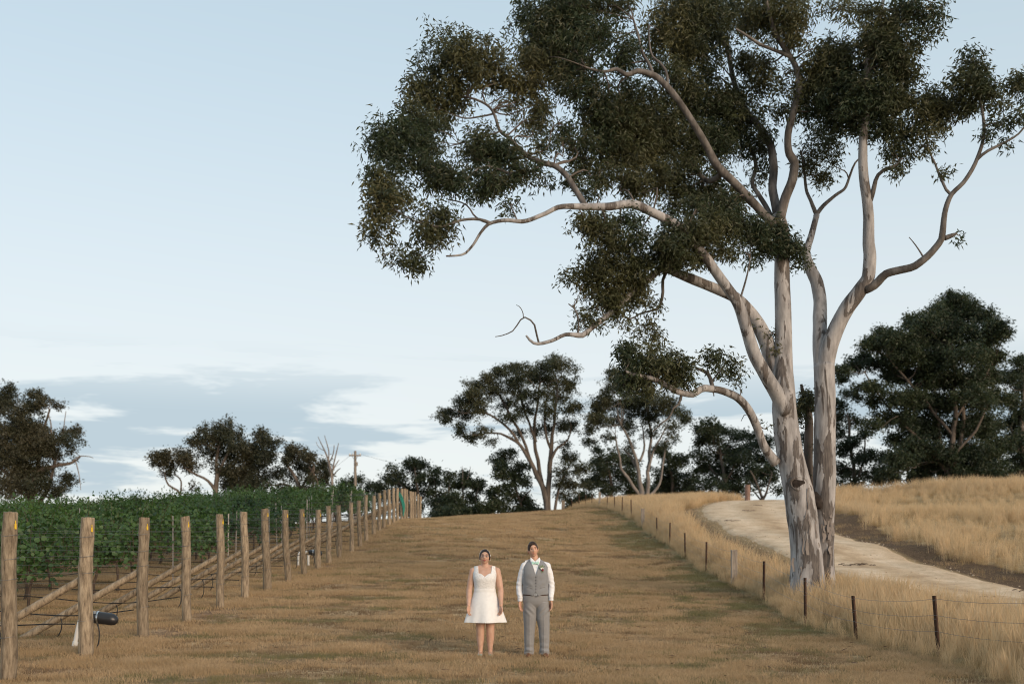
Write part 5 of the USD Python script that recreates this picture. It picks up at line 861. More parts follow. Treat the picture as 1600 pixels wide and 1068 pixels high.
# vine prototypes
def vine_leaf(rng, c, size, nrm):
    nrm = nrm / np.linalg.norm(nrm); a = np.cross(nrm, rng.normal(size=3)); a /= np.linalg.norm(a); b = np.cross(nrm, a)
    ang = np.array([0.0, 1.15, 2.2, 4.08, 5.13]); rad = np.array([1.0, .8, .68, .68, .8]) * size * .55
    V = c + np.cos(ang)[:, None] * a * rad[:, None] + np.sin(ang)[:, None] * b * rad[:, None] - nrm * (0.12 * size) * np.array([1, .4, .6, .6, .4])[:, None]
    return V
def make_vine(seed, length=1.9, leaves=720):
    r = np.random.default_rng(seed)
    V, Fc = [], []
    shoots = []
    for k in range(26):
        x0 = r.uniform(-length / 2, length / 2); h = r.uniform(0.45, 1.12); y1 = r.normal(0, .16)
        shoots.append((np.array([x0, r.normal(0, .06), .93]), np.array([x0 + r.normal(0, .18), y1, .93 + h])))
    for k in range(7):
        x0 = r.uniform(-length / 2, length / 2); shoots.append((np.array([x0, 0, 1.6]), np.array([x0 + r.normal(0, .2), r.normal(0, .15), r.uniform(2.0, 2.45)])))
    for k in range(3):
        x0 = r.uniform(-length / 2, length / 2); shoots.append((np.array([x0, -.2, 1.2]), np.array([x0 + r.normal(0, .12), -.32, r.uniform(.62, .85)])))
    for k in range(leaves):
        a, b = shoots[r.integers(0, len(shoots))] if r.random() < .88 else shoots[-r.integers(1, 11)]
        t = r.random() ** 0.85
        c = a + (b - a) * t + np.array([r.normal(0, .09), r.normal(0, .17), r.normal(0, .07)])
        if c[2] > 1.95: c[1] *= .4
        side = np.sign(c[1]) if abs(c[1]) > .05 else r.choice([-1, 1])
        nv = np.array([r.normal(0, .5), side * r.uniform(.2, 1.1), r.uniform(.1, 1.0)])
        n0 = 5 * k
        V.append(vine_leaf(r, c, r.uniform(.085, .15) * (0.7 if c[2] > 2.0 else 1), nv)); Fc += [(n0, n0 + 1, n0 + 2), (n0, n0 + 2, n0 + 3), (n0, n0 + 3, n0 + 4)]
    tr = [tube(catmull([[0, 0, -.05], [r.normal(0, .05), r.normal(0, .03), .35], [r.normal(0, .06), r.normal(0, .03), .7], [0, 0, .93]], 10), np.linspace(.036, .024, 10) * (1 + .25 * r.random(10)), 7, wob=.3, seed=seed)]
    co = [tube(catmull([[0, 0, .90], [sg * .25, 0, .95], [sg * length / 2, r.normal(0, .02), .94]], 7), np.linspace(.024, .012, 7), 6, wob=.2, seed=seed) for sg in (-1, 1)]
    sh = [tube(np.array([a, (a + b) / 2 + r.normal(0, .04, 3), b]), [.006, .005, .002], 3, cap=False) for a, b in shoots]
    return tr[0], co, join(sh), (np.vstack(V), np.array(Fc))
VG = 'grape vines trained along the vineyard rows'
VL = 'leafy green grape vine on a thin dark trunk in the trellised vineyard rows'
def vine_thing(seed, loc):
    t = thing('grape_vine', VL, 'grape vine', loc, group=VG)
    tr, co, sh, fo = make_vine(seed)
    part(t, 'trunk', tr, M['vine_bark'], smooth=True)
    for c in co: part(t, 'cordon_arm', c, M['vine_bark'], smooth=True)
    part(t, 'shoots', sh, M['vine_bark'], kind='stuff'); part(t, 'leaves', fo, M['vine_leaf'], kind='stuff')
    return t
VINE_SRC, nv = [], 0
for i, (base, hgt, r) in enumerate(ROWX):
    d = base[1]; xl = -0.515 * d - 1.2
    start = base[0] - 3.95 - (0.4 * math.sin(i * 2.1))
    xs_ = np.arange(start, xl, -1.8)
    if i == 21: xs_ = xs_[:]
    for k, x_ in enumerate(xs_):
        if k > 0 and rp_.random() < 0.05: continue
        yy = d + rp_.normal(0, .03); loc = (x_, yy, Hs(x_, yy)); nv += 1
        vlab = '%s leafy grape vine along the row behind the %s vineyard post' % (ORD[k] if k else 'first', ORD[i])
        if len(VINE_SRC) < 6:
            VINE_SRC.append(vine_thing(600 + len(VINE_SRC), loc)); VINE_SRC[-1].SetCustomDataByKey('label', vlab)
        else: copy_of(VINE_SRC[rp_.integers(0, 6)], loc, rotz=(0 if rp_.random() < .5 else math.pi) + rp_.normal(0, .04), label=vlab, scale=(rp_.uniform(.95, 1.08), rp_.uniform(.9, 1.15), rp_.uniform(.82, 1.10)))
    # thin steel trellis posts, first one where the vines begin
    for k, x_ in enumerate(np.r_[start + 0.95, np.arange(start + .95 - 7.2, xl, -7.2)]):
        if x_ < xl or (k == 0 and i < 7): continue
        z_ = Hs(x_, d)
        steel_lab = '%s thin steel trellis post along the row behind the %s vineyard post' % (ORD[k] if k else 'first', ORD[i])
        if 'steel0' not in globals():
            steel0 = thing('trellis_post', steel_lab, 'post', (x_, d, z_), group='steel trellis posts among the vines')
            part(steel0, 'upright', join([box([-.016, -.003, -.1], [.016, .003, 1.95]), box([-.003, .003, -.1], [.003, .025, 1.95])]), M['steel'])
        else: copy_of(steel0, (x_, d, z_), label=steel_lab, rotz=rp_.normal(0, .1), scale=(1, 1, rp_.uniform(.93, 1.05)), lean=(rp_.normal(0, .6), rp_.normal(0, .8)))
    # wires and the drip hose
    wx = np.linspace(base[0], xl - .6, 26); wz = H(wx, 0 * wx + d)
    wt = thing('trellis_wires', 'row of thin taut trellis wires strung left from the %s vineyard end post' % ORD[i], 'wires', base, group='trellis wires of the vineyard rows')
    for hz in ((0.86, .72, .72, .60, .45) if d < 45 else (.86, .60, .45)):
        part(wt, 'wire', tube(np.stack([wx, 0 * wx + d + (rp_.normal(0, .05) if hz == .72 else 0), wz + hgt * hz], 1) - base, 0.0022 if d < 30 else 0.003, 4, cap=False), M['wire'])
    hx = np.linspace(base[0] - .15, xl - .5, 60); ph = rp_.uniform(0, 6)
    hz = H(hx, 0 * hx + d) + 0.50 + 0.05 * np.sin(hx * 1.7 + ph) - 0.07 * np.abs(np.sin(hx * .85 + ph))
    ht = thing('drip_hose', 'sagging black drip irrigation hose along the row behind the %s vineyard end post' % ORD[i], 'hose', base, group='drip hoses of the vineyard rows')
    part(ht, 'hose', tube(np.stack([hx, 0 * hx + d + .03 * np.sin(hx), hz], 1) - base, .011 if d < 40 else .014, 6), M['black_hose'], smooth=True)
    xe = base[0] - rp_.uniform(.5, 1.6); ze = float(np.interp(-xe, -hx, hz)); zg = Hs(xe, d)
    part(ht, 'hose_end', tube(catmull([[xe, d, ze], [xe + .06, d - .02, ze - .12], [xe + .05, d - .02, zg + .15], [xe - .03, d - .02, zg]], 9) - base, .010, 6), M['black_hose'], smooth=True)
print('vines', nv)

# irrigation filters: black canister with a clamp on a white riser pipe
def filter_unit(x, d, mirror, label, sc=1.0):
    z_ = Hs(x, d); t = thing('irrigation_filter', label, 'filter', (x, d, z_), scale=sc)
    s = -1 if mirror else 1
    prof = [(0, 0), (.085, 0), (.1, .02), (.1, .30), (.085, .36), (.05, .40), (0, .41)]
    v, f = lathe(prof, 20); tilt = -0.12
    v = np.stack([v[:, 2], v[:, 1], v[:, 0] * 1.0], 1); v[:, 2] += v[:, 0] * tilt
    part(t, 'canister', (v * [s, 1, 1] + [.05 * s, 0, .50], f if s < 0 else f[:, ::-1]), M['black_plastic'], smooth=35)
    v, f = lathe([(.101, 0), (.108, 0), (.108, .025), (.101, .025)], 20); v = np.stack([v[:, 2] + .09, v[:, 1], v[:, 0] ], 1); v[:, 2] += v[:, 0] * tilt
    part(t, 'clamp', (v * [s, 1, 1] + [.05 * s, 0, .50], f), M['clamp'], smooth=35)
    part(t, 'clamp_bolt', box([.135 * s - .02, -.125, .56], [.135 * s + .02, -.10, .60]), M['clamp'])
    part(t, 'cap', (lambda vf: (np.stack([vf[0][:, 2], vf[0][:, 1], vf[0][:, 0]], 1) * [s, 1, 1] + [-.01 * s, 0, .51], vf[1]))(lathe([(0, 0), (.07, 0), (.07, .07), (0, .07)], 16)), M['black_plastic'], smooth=35)
    part(t, 'riser_pipe', tube(catmull([[-.06 * s, 0, .53], [-.13 * s, 0, .49], [-.17 * s, 0, .38], [-.21 * s, 0, .2], [-.25 * s, 0, -.05]], 14), .034, 12), M['white_pipe'], smooth=35)
    part(t, 'pipe_collar', tube([[-.228 * s, 0, .10], [-.24 * s, 0, .03]], .045, 12), M['white_pipe'], smooth=35)
    part(t, 'hose_tail', tube(catmull([[.16 * s, -.09, .40], [.20 * s, -.1, .25], [.19 * s, -.1, .1], [.15 * s, -.1, 0]], 10), .012, 6), M['black_hose'], smooth=True)
    return t
filter_unit(-6.83, 16.1, False, 'black canister filter with steel clamp and white pipe behind the second vineyard post', 1.0)
f2 = filter_unit(-7.05, 34.6, False, 'black filter on two bent white pipes behind the tenth vineyard post', 1.0)
part(f2, 'riser_pipe', tube(catmull([[-.02, -.02, .40], [-.02, -.02, .2], [-.02, -.02, 0]], 6), .04, 12), M['white_pipe'], smooth=35)
part(f2, 'elbow_pipe', tube(catmull([[-.18, -.02, .47], [-.32, -.02, .49], [-.36, -.02, .42], [-.37, -.02, .2], [-.37, -.02, 0]], 14), .034, 12), M['white_pipe'], smooth=35)

# green bird netting gathered on a far post
nb, nh, nr_ = ROWX[21]
net = thing('bird_netting', 'teal green bird netting bunched and hanging down the side of a far vineyard post', 'netting', nb)
for k in range(5):
    P = catmull([[-.25 + .05 * k, -.12 - .02 * k, nh * .92 - .03 * k], [-.1 + .04 * k, -.16, nh * .72], [.08 + .03 * k, -.17, nh * .45], [.12 + .02 * k, -.15, nh * (.12 + .05 * k)]], 12)
    part(net, 'strand', tube(P, .022 * (1 + .3 * np.sin(np.arange(12) * 1.3 + k)), 6, wob=.3, seed=k), M['green_net'], smooth=True)

# power pole
PD = 96; pb = at(555, 822, PD); pb[2] = Hs(pb[0], PD) - .3
pole = thing('power_pole', 'grey timber power pole with crossarm rising behind the vine rows', 'power pole', pb)
ptop = EYE - (704 - HOR) * PD / F - pb[2]
part(pole, 'pole', tube([[0, 0, 0], [0, 0, ptop * .5], [0, 0, ptop]], [.17, .145, .12], 12), M['grey_post'], smooth=35)
part(pole, 'crossarm', box([-.58, -.22, ptop - .52], [.58, -.10, ptop - .40]), M['grey_post'])
part(pole, 'crossarm_brace', tube([[-.3, -.17, ptop - .5], [0, -.14, ptop - .95]], .02, 5), M['wire']); part(pole, 'crossarm_brace', tube([[.3, -.17, ptop - .5], [0, -.14, ptop - .95]], .02, 5), M['wire'])
for x_ in (-.5, -.2, .5): part(pole, 'insulator', (lambda vf: (vf[0] + [x_, -.16, ptop - .40], vf[1]))(lathe([(0, 0), (.045, 0), (.06, .05), (.04, .09), (.05, .13), (.02, .17), (0, .17)], 10)), M['white_pipe'], smooth=True)
part(pole, 'fuse_box', box([.10, -.2, ptop - 1.45], [.26, -.05, ptop - 1.1]), M['grey_post'])
for k, (x1, y1) in enumerate(((-34, 130), (24, 150))):
    q = np.array([x1, y1, 9.0]) ; a = pb + [-.2 + .4 * k, -.16, ptop - .25]
    ts = np.linspace(0, 1, 20)[:, None]; L = a * (1 - ts) + q * ts; L[:, 2] -= 4 * 1.3 * (ts * (1 - ts))[:, 0]
    single('overhead_wire', tube(L, .012, 4, cap=False), M['wire'], 'thin overhead wire leaving the power pole towards the %s' % ('far left' if k == 0 else 'middle gum tree'), 'wire')

# ---------------------------------------------------------------- wire fence along the tall grass
PICK = [(1600 + 55, 932, 0, 13.0), (1460, 930, 0, 15.3), (1333, 930, 0, 18.0), (1258, 902, 0, 21.0), (1194, 876, 0, 25.0), (1147, 859, 1, 29.5), (1104, 846, 0, 34.5), (1070, 832, 0, 39.5), (1047, 816, 0, 44.0), (1026, 808, 0, 49.0), (1004.5, 794, 1, 54.5), (986, 780, 0, 60), (972.5, 776, 0, 64.5), (960, 774, 0, 69), (949, 773, 0, 73.5), (937, 768, 1, 78), (925, 771, 0, 82), (915, 772, 0, 85), (905, 773, 0, 88), (893, 777, 0, 91), (880, 781, 1, 93)]
WORDS = {1: 'leaning rusty star picket nearest the right edge of the tall grass', 2: 'rusty star picket standing right of the gum trunk', 3: 'rusty star picket in front of the gum trunk', 4: 'rusty star picket just left of the gum trunk', 5: 'split grey timber fence post left of the gum trunk', 10: 'pale grey timber fence post halfway up the grass verge', 15: 'grey timber fence post near the hill crest', 20: 'thick grey corner post where the fence ends at the lawn crest'}
tops = []
for i, (px, py, wood, d) in enumerate(PICK):
    tp = at(px, py, d); b = np.array([tp[0], d, 0]); b[2] = Hs(b[0], d)
    h = tp[2] - b[2]
    if not 0.7 < h < 1.5: print('picket', i, round(h, 2)); h = min(max(h, .9), 1.3)
    tops.append((b, h))
    lx = {1: (.07, .0), 2: (.06, 0), 0: (.02, 0)}.get(i, (0.02 * math.sin(i * 3), 0))
    if i == 0: pass
    order = 'rusty star picket of the wire fence, number %d' % i
    lb = WORDS.get(i) or ('rusty star picket hidden at the right edge, closest to the camera' if i == 0 else 'slim rusty star picket in the tall grass, %s up the fence from the camera' % ORD[i])
    if wood:
        t = thing('fence_post', lb, 'fence post', b)
        w = .085 if i != 20 else .15
        v, f = box([-w, -w * .8, -.2], [w, w * .8, h]); m = trimesh.Trimesh(v, f).subdivide().subdivide(); vv = np.array(m.vertices); vv[:, :2] *= (1 + .18 * (meshkit.fbm(vv * np.array([9, 9, 2]) + i, 2, i) - .5))[:, None]; vv[:, 2] += (vv[:, 2] > h - .01) * .05 * (meshkit.noise(vv * 25) - .5)
        part(t, 'post', (vv, np.array(m.faces)), M['grey_post'])
    else:
        t = thing('fence_picket', lb, 'picket', b)
        blades3 = []
        for a in (0.4, 0.4 + 2.09, 0.4 + 4.19):
            v, f = box([0, -.004, -.2], [.034, .004, h]); ca, sa = math.cos(a), math.sin(a)
            v = np.stack([v[:, 0] * ca - v[:, 1] * sa + lx[0] * (h - v[:, 2]) * .0 - lx[0] * (1 - v[:, 2] / h) * -1, v[:, 0] * sa + v[:, 1] * ca, v[:, 2]], 1)
            blades3.append((v, f))
        part(t, 'upright', join(blades3), M['picket'])
    for q, hz in enumerate((.92, .62)):
        part(t, 'wire_tie', tube(np.stack([.03 * np.cos(np.linspace(0, 6.28, 9)), .03 * np.sin(np.linspace(0, 6.28, 9)), 0 * np.linspace(0, 1, 9) + h * hz], 1), .003, 4, cap=False), M['wire'])
for k, hz in enumerate((.95, .68, .42)):
    P = []
    for a, b in zip(tops[:-1], tops[1:]):
        A, B_ = a[0] + [0, -.035, a[1] * hz], b[0] + [0, -.035, b[1] * hz]
        for s in np.linspace(0, 1, 6)[:-1]: P.append(A * (1 - s) + B_ * s - [0, 0, .05 * 4 * s * (1 - s)])
    P.append(B_)
    single('fence_wire', tube(np.array(P), .0028, 4, cap=False), M['wire'], 'thin %s strand of wire running along the picket fence' % ('top', 'middle', 'bottom')[k], 'wire')

# timber bits at the crest and twigs on the road
sb = at(1168, 776, 73); sb[2] = Hs(sb[0], sb[1]) - .1
M['red_post'] = ramp_mat('reddish_timber', [(0.3, (0.12, 0.075, 0.06)), (0.7, (0.26, 0.17, 0.14))], scale=(6, 6, 1), nscale=3, rough=.9, bump=.4)
st_ = thing('gate_post', 'short thick reddish timber post in the grass at the road bend', 'post', sb)
part(st_, 'post', tube([[0, 0, 0], [.01, 0, .5], [0, 0, max(.9, EYE - (757 - HOR) * 73 / F - sb[2])]], [.21, .2, .19], 12, wob=.15), M['red_post'], smooth=35)
lg = at(1320, 764, 76); lg[2] = Hs(lg[0], lg[1]) + .35
t = thing('fallen_log', 'fallen grey log lying at the crest right of the gum trunks', 'log', lg)
part(t, 'log', tube(catmull([[-1.0, 0, .12], [-.2, .05, .22], [.5, 0, .16], [1.1, .1, .1]], 10), np.linspace(.26, .18, 10), 10, wob=.25, seed=3), M['dead_wood'], smooth=True)
part(t, 'branch_stub', tube(catmull([[.4, -.05, .25], [.8, -.2, .5], [1.5, -.3, .45]], 6), [.07, .06, .05, .05, .04, .02], 6), M['dead_wood'], smooth=True)
part(t, 'prop', tube([[-.6, .1, -.6], [-.6, .1, .1]], .12, 8), M['dead_wood'], smooth=True); part(t, 'prop', tube([[.7, .1, -.6], [.7, .1, .1]], .1, 8), M['dead_wood'], smooth=True)
rs = np.random.default_rng(8)
for px, py, d, n, sp, lb in ((1344, 878, 32.2, 16, .55, 'small scatter of dark fallen twigs on the road right of the trunk'), (1588, 925, 26.4, 5, .5, 'dark stick lying across the road near the right edge'), (1166, 804, 56.5, 6, .5, 'dark twigs on the road near its left bend'), (1184, 793, 62, 5, .5, 'dark twigs further up on the road bend'), (1144, 820, 48.5, 5, .5, 'few dark twigs at the road edge below the bend'), (1545, 932, 24.8, 3, .15, 'small dark clod on the near road'), (1425, 925, 26.6, 3, .12, 'tiny dark pebble pair on the road edge')):
    b = at(px, py, d); b[2] = Hs(b[0], b[1])
    t = thing('fallen_twigs', lb, 'twigs', b)
    for k in range(n):
        c = rs.normal(0, sp * .5, 2) * [1, .45]; a = rs.normal(0, .35); L = rs.uniform(.08, .3) * (2.2 if n == 5 and k == 0 else 1)
        p0, p1 = c - L / 2 * np.array([np.cos(a), np.sin(a)]), c + L / 2 * np.array([np.cos(a), np.sin(a)])
        z0, z1 = Hs(*(b[:2] + p0)) - b[2] + .075, Hs(*(b[:2] + p1)) - b[2] + .08
        part(t, 'twig', tube(catmull([[*p0, z0], [*((p0 + p1) / 2), (z0 + z1) / 2 + .015], [*p1, z1]], 5), [.012, .014, .012, .01, .006], 5), M['vine_bark'])

# ---------------------------------------------------------------- the couple
Man = manifold3d.Manifold
def mani(v, f): return Man(manifold3d.Mesh(np.asarray(v, np.float32), np.asarray(f, np.uint32)))
def ball(c, r, n=20):
    s = Man.sphere(1.0, n); r = np.broadcast_to(r, 3)
    return s.scale([float(q) for q in r]).translate([float(q) for q in c])
def chain(js, n=20):
    """Hulls of the spheres at neighbouring joints: js = [(x, y, z, r or (rx, ry, rz)), ...]."""
    out = []
    for a, b in zip(js[:-1], js[1:]): out.append(Man.batch_hull([ball(a[:3], a[3], n), ball(b[:3], b[3], n)]))
    return out
def loft(rings, sides=40, power=2.4, mod=None):
    """Closed solid through superellipse rings (z, cx, cy, rx, ry)."""
    R = np.array(rings, float); zf = np.linspace(0, 1, len(R))
    n = max(len(R) * 4, 12); Q = PchipInterpolator(zf, R, axis=0)(np.linspace(0, 1, n))
    a = np.arange(sides) * 2 * np.pi / sides; ca, sa = np.cos(a), np.sin(a)
    ex, ey = np.sign(ca) * np.abs(ca) ** (2 / power), np.sign(sa) * np.abs(sa) ** (2 / power)
    V = []
    for k, (z_, cx, cy, rx, ry) in enumerate(Q):
        m = 1 if mod is None else mod(z_, a)
        V.append(np.stack([cx + rx * ex * m, cy + ry * ey * m, np.full(sides, z_)], 1))
    V = np.vstack(V); i, j = np.meshgrid(np.arange(n - 1), np.arange(sides), indexing='ij')
    q = np.stack([i * sides + j, i * sides + (j + 1) % sides, (i + 1) * sides + (j + 1) % sides, (i + 1) * sides + j], -1).reshape(-1, 4)
    f = np.vstack([q[:, [0, 1, 2]], q[:, [0, 2, 3]]]); c0, c1 = len(V), len(V) + 1
    V = np.vstack([V, V[:sides].mean(0), V[-sides:].mean(0)]); k = np.arange(sides)
    f = np.vstack([f, np.stack([np.full(sides, c0), (k + 1) % sides, k], 1), np.stack([np.full(sides, c1), (n - 1) * sides + k, (n - 1) * sides + (k + 1) % sides], 1)])
    if Q[-1][0] < Q[0][0]: f = f[:, ::-1]
    return mani(V, f)
def smooth_mesh(m, edge=0.012, it=8):
    m = m.refine_to_length(edge).to_mesh(); t = trimesh.Trimesh(m.vert_properties[:, :3], m.tri_verts)
    if it: trimesh.smoothing.filter_taubin(t, 0.5, 0.53, it)
    return np.array(t.vertices), np.array(t.faces)
def head_solid(w, dp, h, nose=1.0, jaw=0.78, cheek=1.0):
    """A head about the origin (centre of the skull, face towards -y): tapered jaw, brow, nose, lips, chin, eye hollows."""
    s = trimesh.creation.icosphere(5, 1.0); v = np.array(s.vertices)
    x, y, z_ = v.T
    t = np.clip(-z_, 0, 1)
    sx = 1 - (1 - jaw) * t ** 1.6 + 0.03 * (cheek - 1) * np.exp(-((z_ + .35) / .25) ** 2) * 4
    px, py, pz = x * w / 2 * sx, y * dp / 2 * (1 - 0.10 * t ** 2 * (y > 0)), z_ * h / 2
    py = py - 0.010 * np.exp(-((z_ + .85) / .16) ** 2) * np.exp(-(x / .30) ** 2) * (y < 0)       # chin
    fr = (y < 0)
    g = lambda X, Z, sxx, szz: np.exp(-((px - X) / sxx) ** 2 - ((pz - Z) / szz) ** 2) * fr
    n0 = -h * 0.085
    py = py - nose * (0.022 * g(0, n0, .012, .018) + 0.011 * g(0, n0 + .03, .009, .026)) - 0.008 * nose * (g(.013, n0 - .004, .007, .008) + g(-.013, n0 - .004, .007, .008))
    py = py + 0.010 * (g(.033, .012, .017, .012) + g(-.033, .012, .017, .012)) - 0.005 * (g(.034, .034, .022, .008) + g(-.034, .034, .022, .008))
    py = py - 0.006 * (g(0, -h * .235, .020, .007) + g(0, -h * .28, .017, .007)) + 0.004 * g(0, -h * .256, .022, .003) - 0.004 * cheek * (g(.042, -.028, .022, .022) + g(-.042, -.028, .022, .022))
    return np.stack([px, py, pz], 1), np.array(s.faces)
def rot(v, roll=0.0, pitch=0.0, yaw=0.0):
    cr, sr, cp, sp, cy, sy = math.cos(roll), math.sin(roll), math.cos(pitch), math.sin(pitch), math.cos(yaw), math.sin(yaw)
    Rr = np.array([[cr, 0, sr], [0, 1, 0], [-sr, 0, cr]]); Rp = np.array([[1, 0, 0], [0, cp, -sp], [0, sp, cp]]); Ry = np.array([[cy, -sy, 0], [sy, cy, 0], [0, 0, 1]])
    return np.asarray(v) @ (Ry @ Rr @ Rp).T
def hand(side, wrist, size=1.0, turn=0.0):
    """A relaxed hanging hand. side: -1 on the photograph's left. The palm faces the thigh, the thumb forward."""
    L = []
    palm = [(0, -.026, -.035, .013), (0, .028, -.035, .012), (0, -.034, -.088, .011), (0, .034, -.084, .0105), (0, 0, 0, .020)]
    L.append(Man.batch_hull([ball(p[:3], p[3] if k < 4 else (.019, .025, .018), 14) for k, p in enumerate(palm)]))
    for k, (y, ln) in enumerate(((-.033, .068), (-.011, .078), (.012, .072), (.033, .056))):
        b = [(0, y, -.084, .0092), (-side * .006, y * 1.04, -.084 - ln * .45, .0086), (-side * .022, y * 1.05, -.084 - ln * .76, .0078), (-side * .042, y * 1.0, -.084 - ln * .95, .0068)]
        L += chain(b, 12)
    L += chain([(-side * .004, -.022, -.022, .014), (-side * .012, -.048, -.048, .0115), (-side * .02, -.056, -.078, .0098), (-side * .026, -.054, -.102, .0082)], 12)
    m = Man.batch_boolean(L, manifold3d.OpType.Add)
    return m.scale([size] * 3).rotate([0, 0, turn]).translate([float(q) for q in wrist])
def prism(poly, y0, y1):
    """A front-view outline (x, z) run from y0 to y1."""
    cs = manifold3d.CrossSection([np.array(poly, float)], manifold3d.FillRule.NonZero)
    return cs.extrude(y1 - y0).rotate([90, 0, 0]).translate([0, float(y1), 0])
def eyes_etc(t, hc, pose, h, dpt, iris, brow, lips, lipw=.021, lidcol='eyelid'):
    """Eyes, brows and mouth on a head whose centre is hc."""
    put = lambda v: rot(v, *pose) + hc
    for sx in (-1, 1):
        e = trimesh.creation.icosphere(2, 1.0); v = np.array(e.vertices) * [.0135, .009, .0075] + [sx * .033, -dpt * .405, .010]
        ey = part(t, 'eye', (put(v), np.array(e.faces)), M['eye_white'], smooth=True)
        v = np.array(e.vertices) * [.0062, .004, .0066] + [sx * .033, -dpt * .405 - .0075, .0105]
        part(ey, 'iris', (put(v), np.array(e.faces)), M[iris], smooth=True)
        s = np.linspace(-1, 1, 7)
        part(t, 'eyelash', tube(put(np.stack([sx * .033 + .0145 * s, -dpt * .405 - .0095 + .003 * s * s, .0165 - .004 * s * s], 1)), .0013, 5), M['lash'])
        part(t, 'eyebrow', tube(put(np.stack([sx * (.034 + .021 * s), -dpt * .415 - .0115 + .008 * (s + 1) ** 2 / 4, .0335 + .004 * (1 - s * s) - .003 * s], 1)), .0026 * (1 - .5 * np.abs(s)) + .0008, 5), M[brow])
    s = np.linspace(-1, 1, 9)
    part(t, 'upper_lip', tube(put(np.stack([lipw * s, -dpt * .445 - .004 + .011 * s * s, -h * .243 + .003 * s * s], 1)), .0038 * (1 - .7 * np.abs(s)) + .0008, 6), M[lips], smooth=True)
    part(t, 'lower_lip', tube(put(np.stack([lipw * .85 * s, -dpt * .445 - .003 + .010 * s * s, -h * .275 + .004 * s * s], 1)), .0046 * (1 - .7 * np.abs(s)) + .0008, 6), M[lips], smooth=True)

def skin_mat(name, c, dark):
    return usdkit.material(stage, '/World/Looks/' + name, {'g': ('texture_coordinate', {}), 'n': ('noise_texture', {'scale': 14.0, 'detail': 3.0}), 'r': ('rgb_ramp', {'ramp': [(0.35, dark), (0.65, c)]}),
        'p': ('principled_bsdf', {'roughness': 0.5, 'specular_ior_level': 0.4, 'subsurface_weight': 0.12, 'subsurface_scale': 0.008})}, [('g.object', 'n.vector'), ('n.fac', 'r.fac'), ('r.color', 'p.base_color')], surface='p.BSDF')
M['skin_w'] = skin_mat('warm_tan_skin', (0.49, 0.31, 0.23), (0.42, 0.255, 0.185)); M['skin_m'] = skin_mat('fair_skin', (0.52, 0.315, 0.225), (0.45, 0.25, 0.175))
M['eye_white'] = plain('eye_white', (0.6, 0.57, 0.53), 0.3); M['iris_dark'] = plain('dark_iris', (0.02, 0.013, 0.01), 0.2); M['lash'] = plain('dark_lash', (0.012, 0.008, 0.007), 0.7)
M['lip_red'] = plain('red_lip', (0.30, 0.035, 0.045), 0.4); M['lip_pink'] = plain('pink_lip', (0.36, 0.13, 0.11), 0.45)
M['hair_black'] = ramp_mat('black_hair', [(0.3, (0.008, 0.006, 0.006)), (0.7, (0.028, 0.019, 0.016))], scale=(30, 30, 6), nscale=4, rough=.45, bump=.4)
M['hair_brown'] = ramp_mat('dark_brown_hair', [(0.3, (0.014, 0.008, 0.006)), (0.7, (0.055, 0.032, 0.021))], scale=(30, 14, 14), nscale=5, rough=.5, bump=.5)
M['dress'] = ramp_mat('ivory_satin', [(0.3, (0.62, 0.625, 0.635)), (0.7, (0.69, 0.695, 0.705))], nscale=20, rough=.6, spec=.35, bump=.08, sheen=.15)
M['lace'] = ramp_mat('white_lace', [(0.35, (0.53, 0.535, 0.54)), (0.6, (0.70, 0.70, 0.71))], nscale=60, rough=.75, bump=.5, bdist=.004)
M['shirt'] = ramp_mat('white_cotton_shirt', [(0.3, (0.63, 0.64, 0.68)), (0.7, (0.70, 0.71, 0.74))], scale=(1, 1, 1), nscale=14, rough=.8, bump=.5, bscale=16, sheen=.1)
M['suit'] = ramp_mat('grey_wool', [(0.35, (0.165, 0.17, 0.18)), (0.65, (0.225, 0.23, 0.242))], scale=(60, 60, 12), nscale=6, rough=.85, bump=.25, sheen=.2, bdist=.003)
M['trouser'] = ramp_mat('grey_trouser_wool', [(0.35, (0.18, 0.18, 0.185)), (0.65, (0.24, 0.238, 0.242))], scale=(60, 60, 12), nscale=6, rough=.85, bump=.25, sheen=.2, bdist=.003)
M['leather'] = ramp_mat('dark_brown_leather', [(0.3, (0.022, 0.011, 0.009)), (0.7, (0.06, 0.028, 0.02))], nscale=20, rough=.45, bump=.2); M['tan_leather'] = ramp_mat('tan_shoe_leather', [(0.3, (0.09, 0.035, 0.018)), (0.7, (0.17, 0.07, 0.035))], nscale=14, rough=.4)
M['mint'] = ramp_mat('mint_satin', [(0.3, (0.32, 0.56, 0.50)), (0.7, (0.44, 0.68, 0.61))], nscale=18, rough=.55); M['mint_shoe'] = plain('mint_shoe', (0.26, 0.42, 0.37), .45)
M['petal'] = plain('white_petal', (0.74, 0.72, 0.68), .6); M['red_petal'] = plain('dark_red_petal', (0.20, 0.02, 0.025), .6); M['sage'] = plain('sage_leaf', (0.16, 0.21, 0.12), .6)
M['glass_frame'] = plain('spectacle_frame', (0.03, 0.03, 0.035), .3)
M['lens'] = usdkit.material(stage, '/World/Looks/spectacle_lens', {'f': ('fresnel', {'IOR': 1.5}), 't': ('transparent_bsdf', {'color': (.97, .98, .98)}), 'g': ('glossy_bsdf', {'roughness': 0.03, 'color': (.9, .95, 1)}), 'm': ('mix_closure', {})}, [('f.fac', 'm.fac'), ('t.BSDF', 'm.closure1'), ('g.BSDF', 'm.closure2')], surface='m.closure')
M['button'] = plain('dark_button', (0.05, 0.05, 0.055), .35)

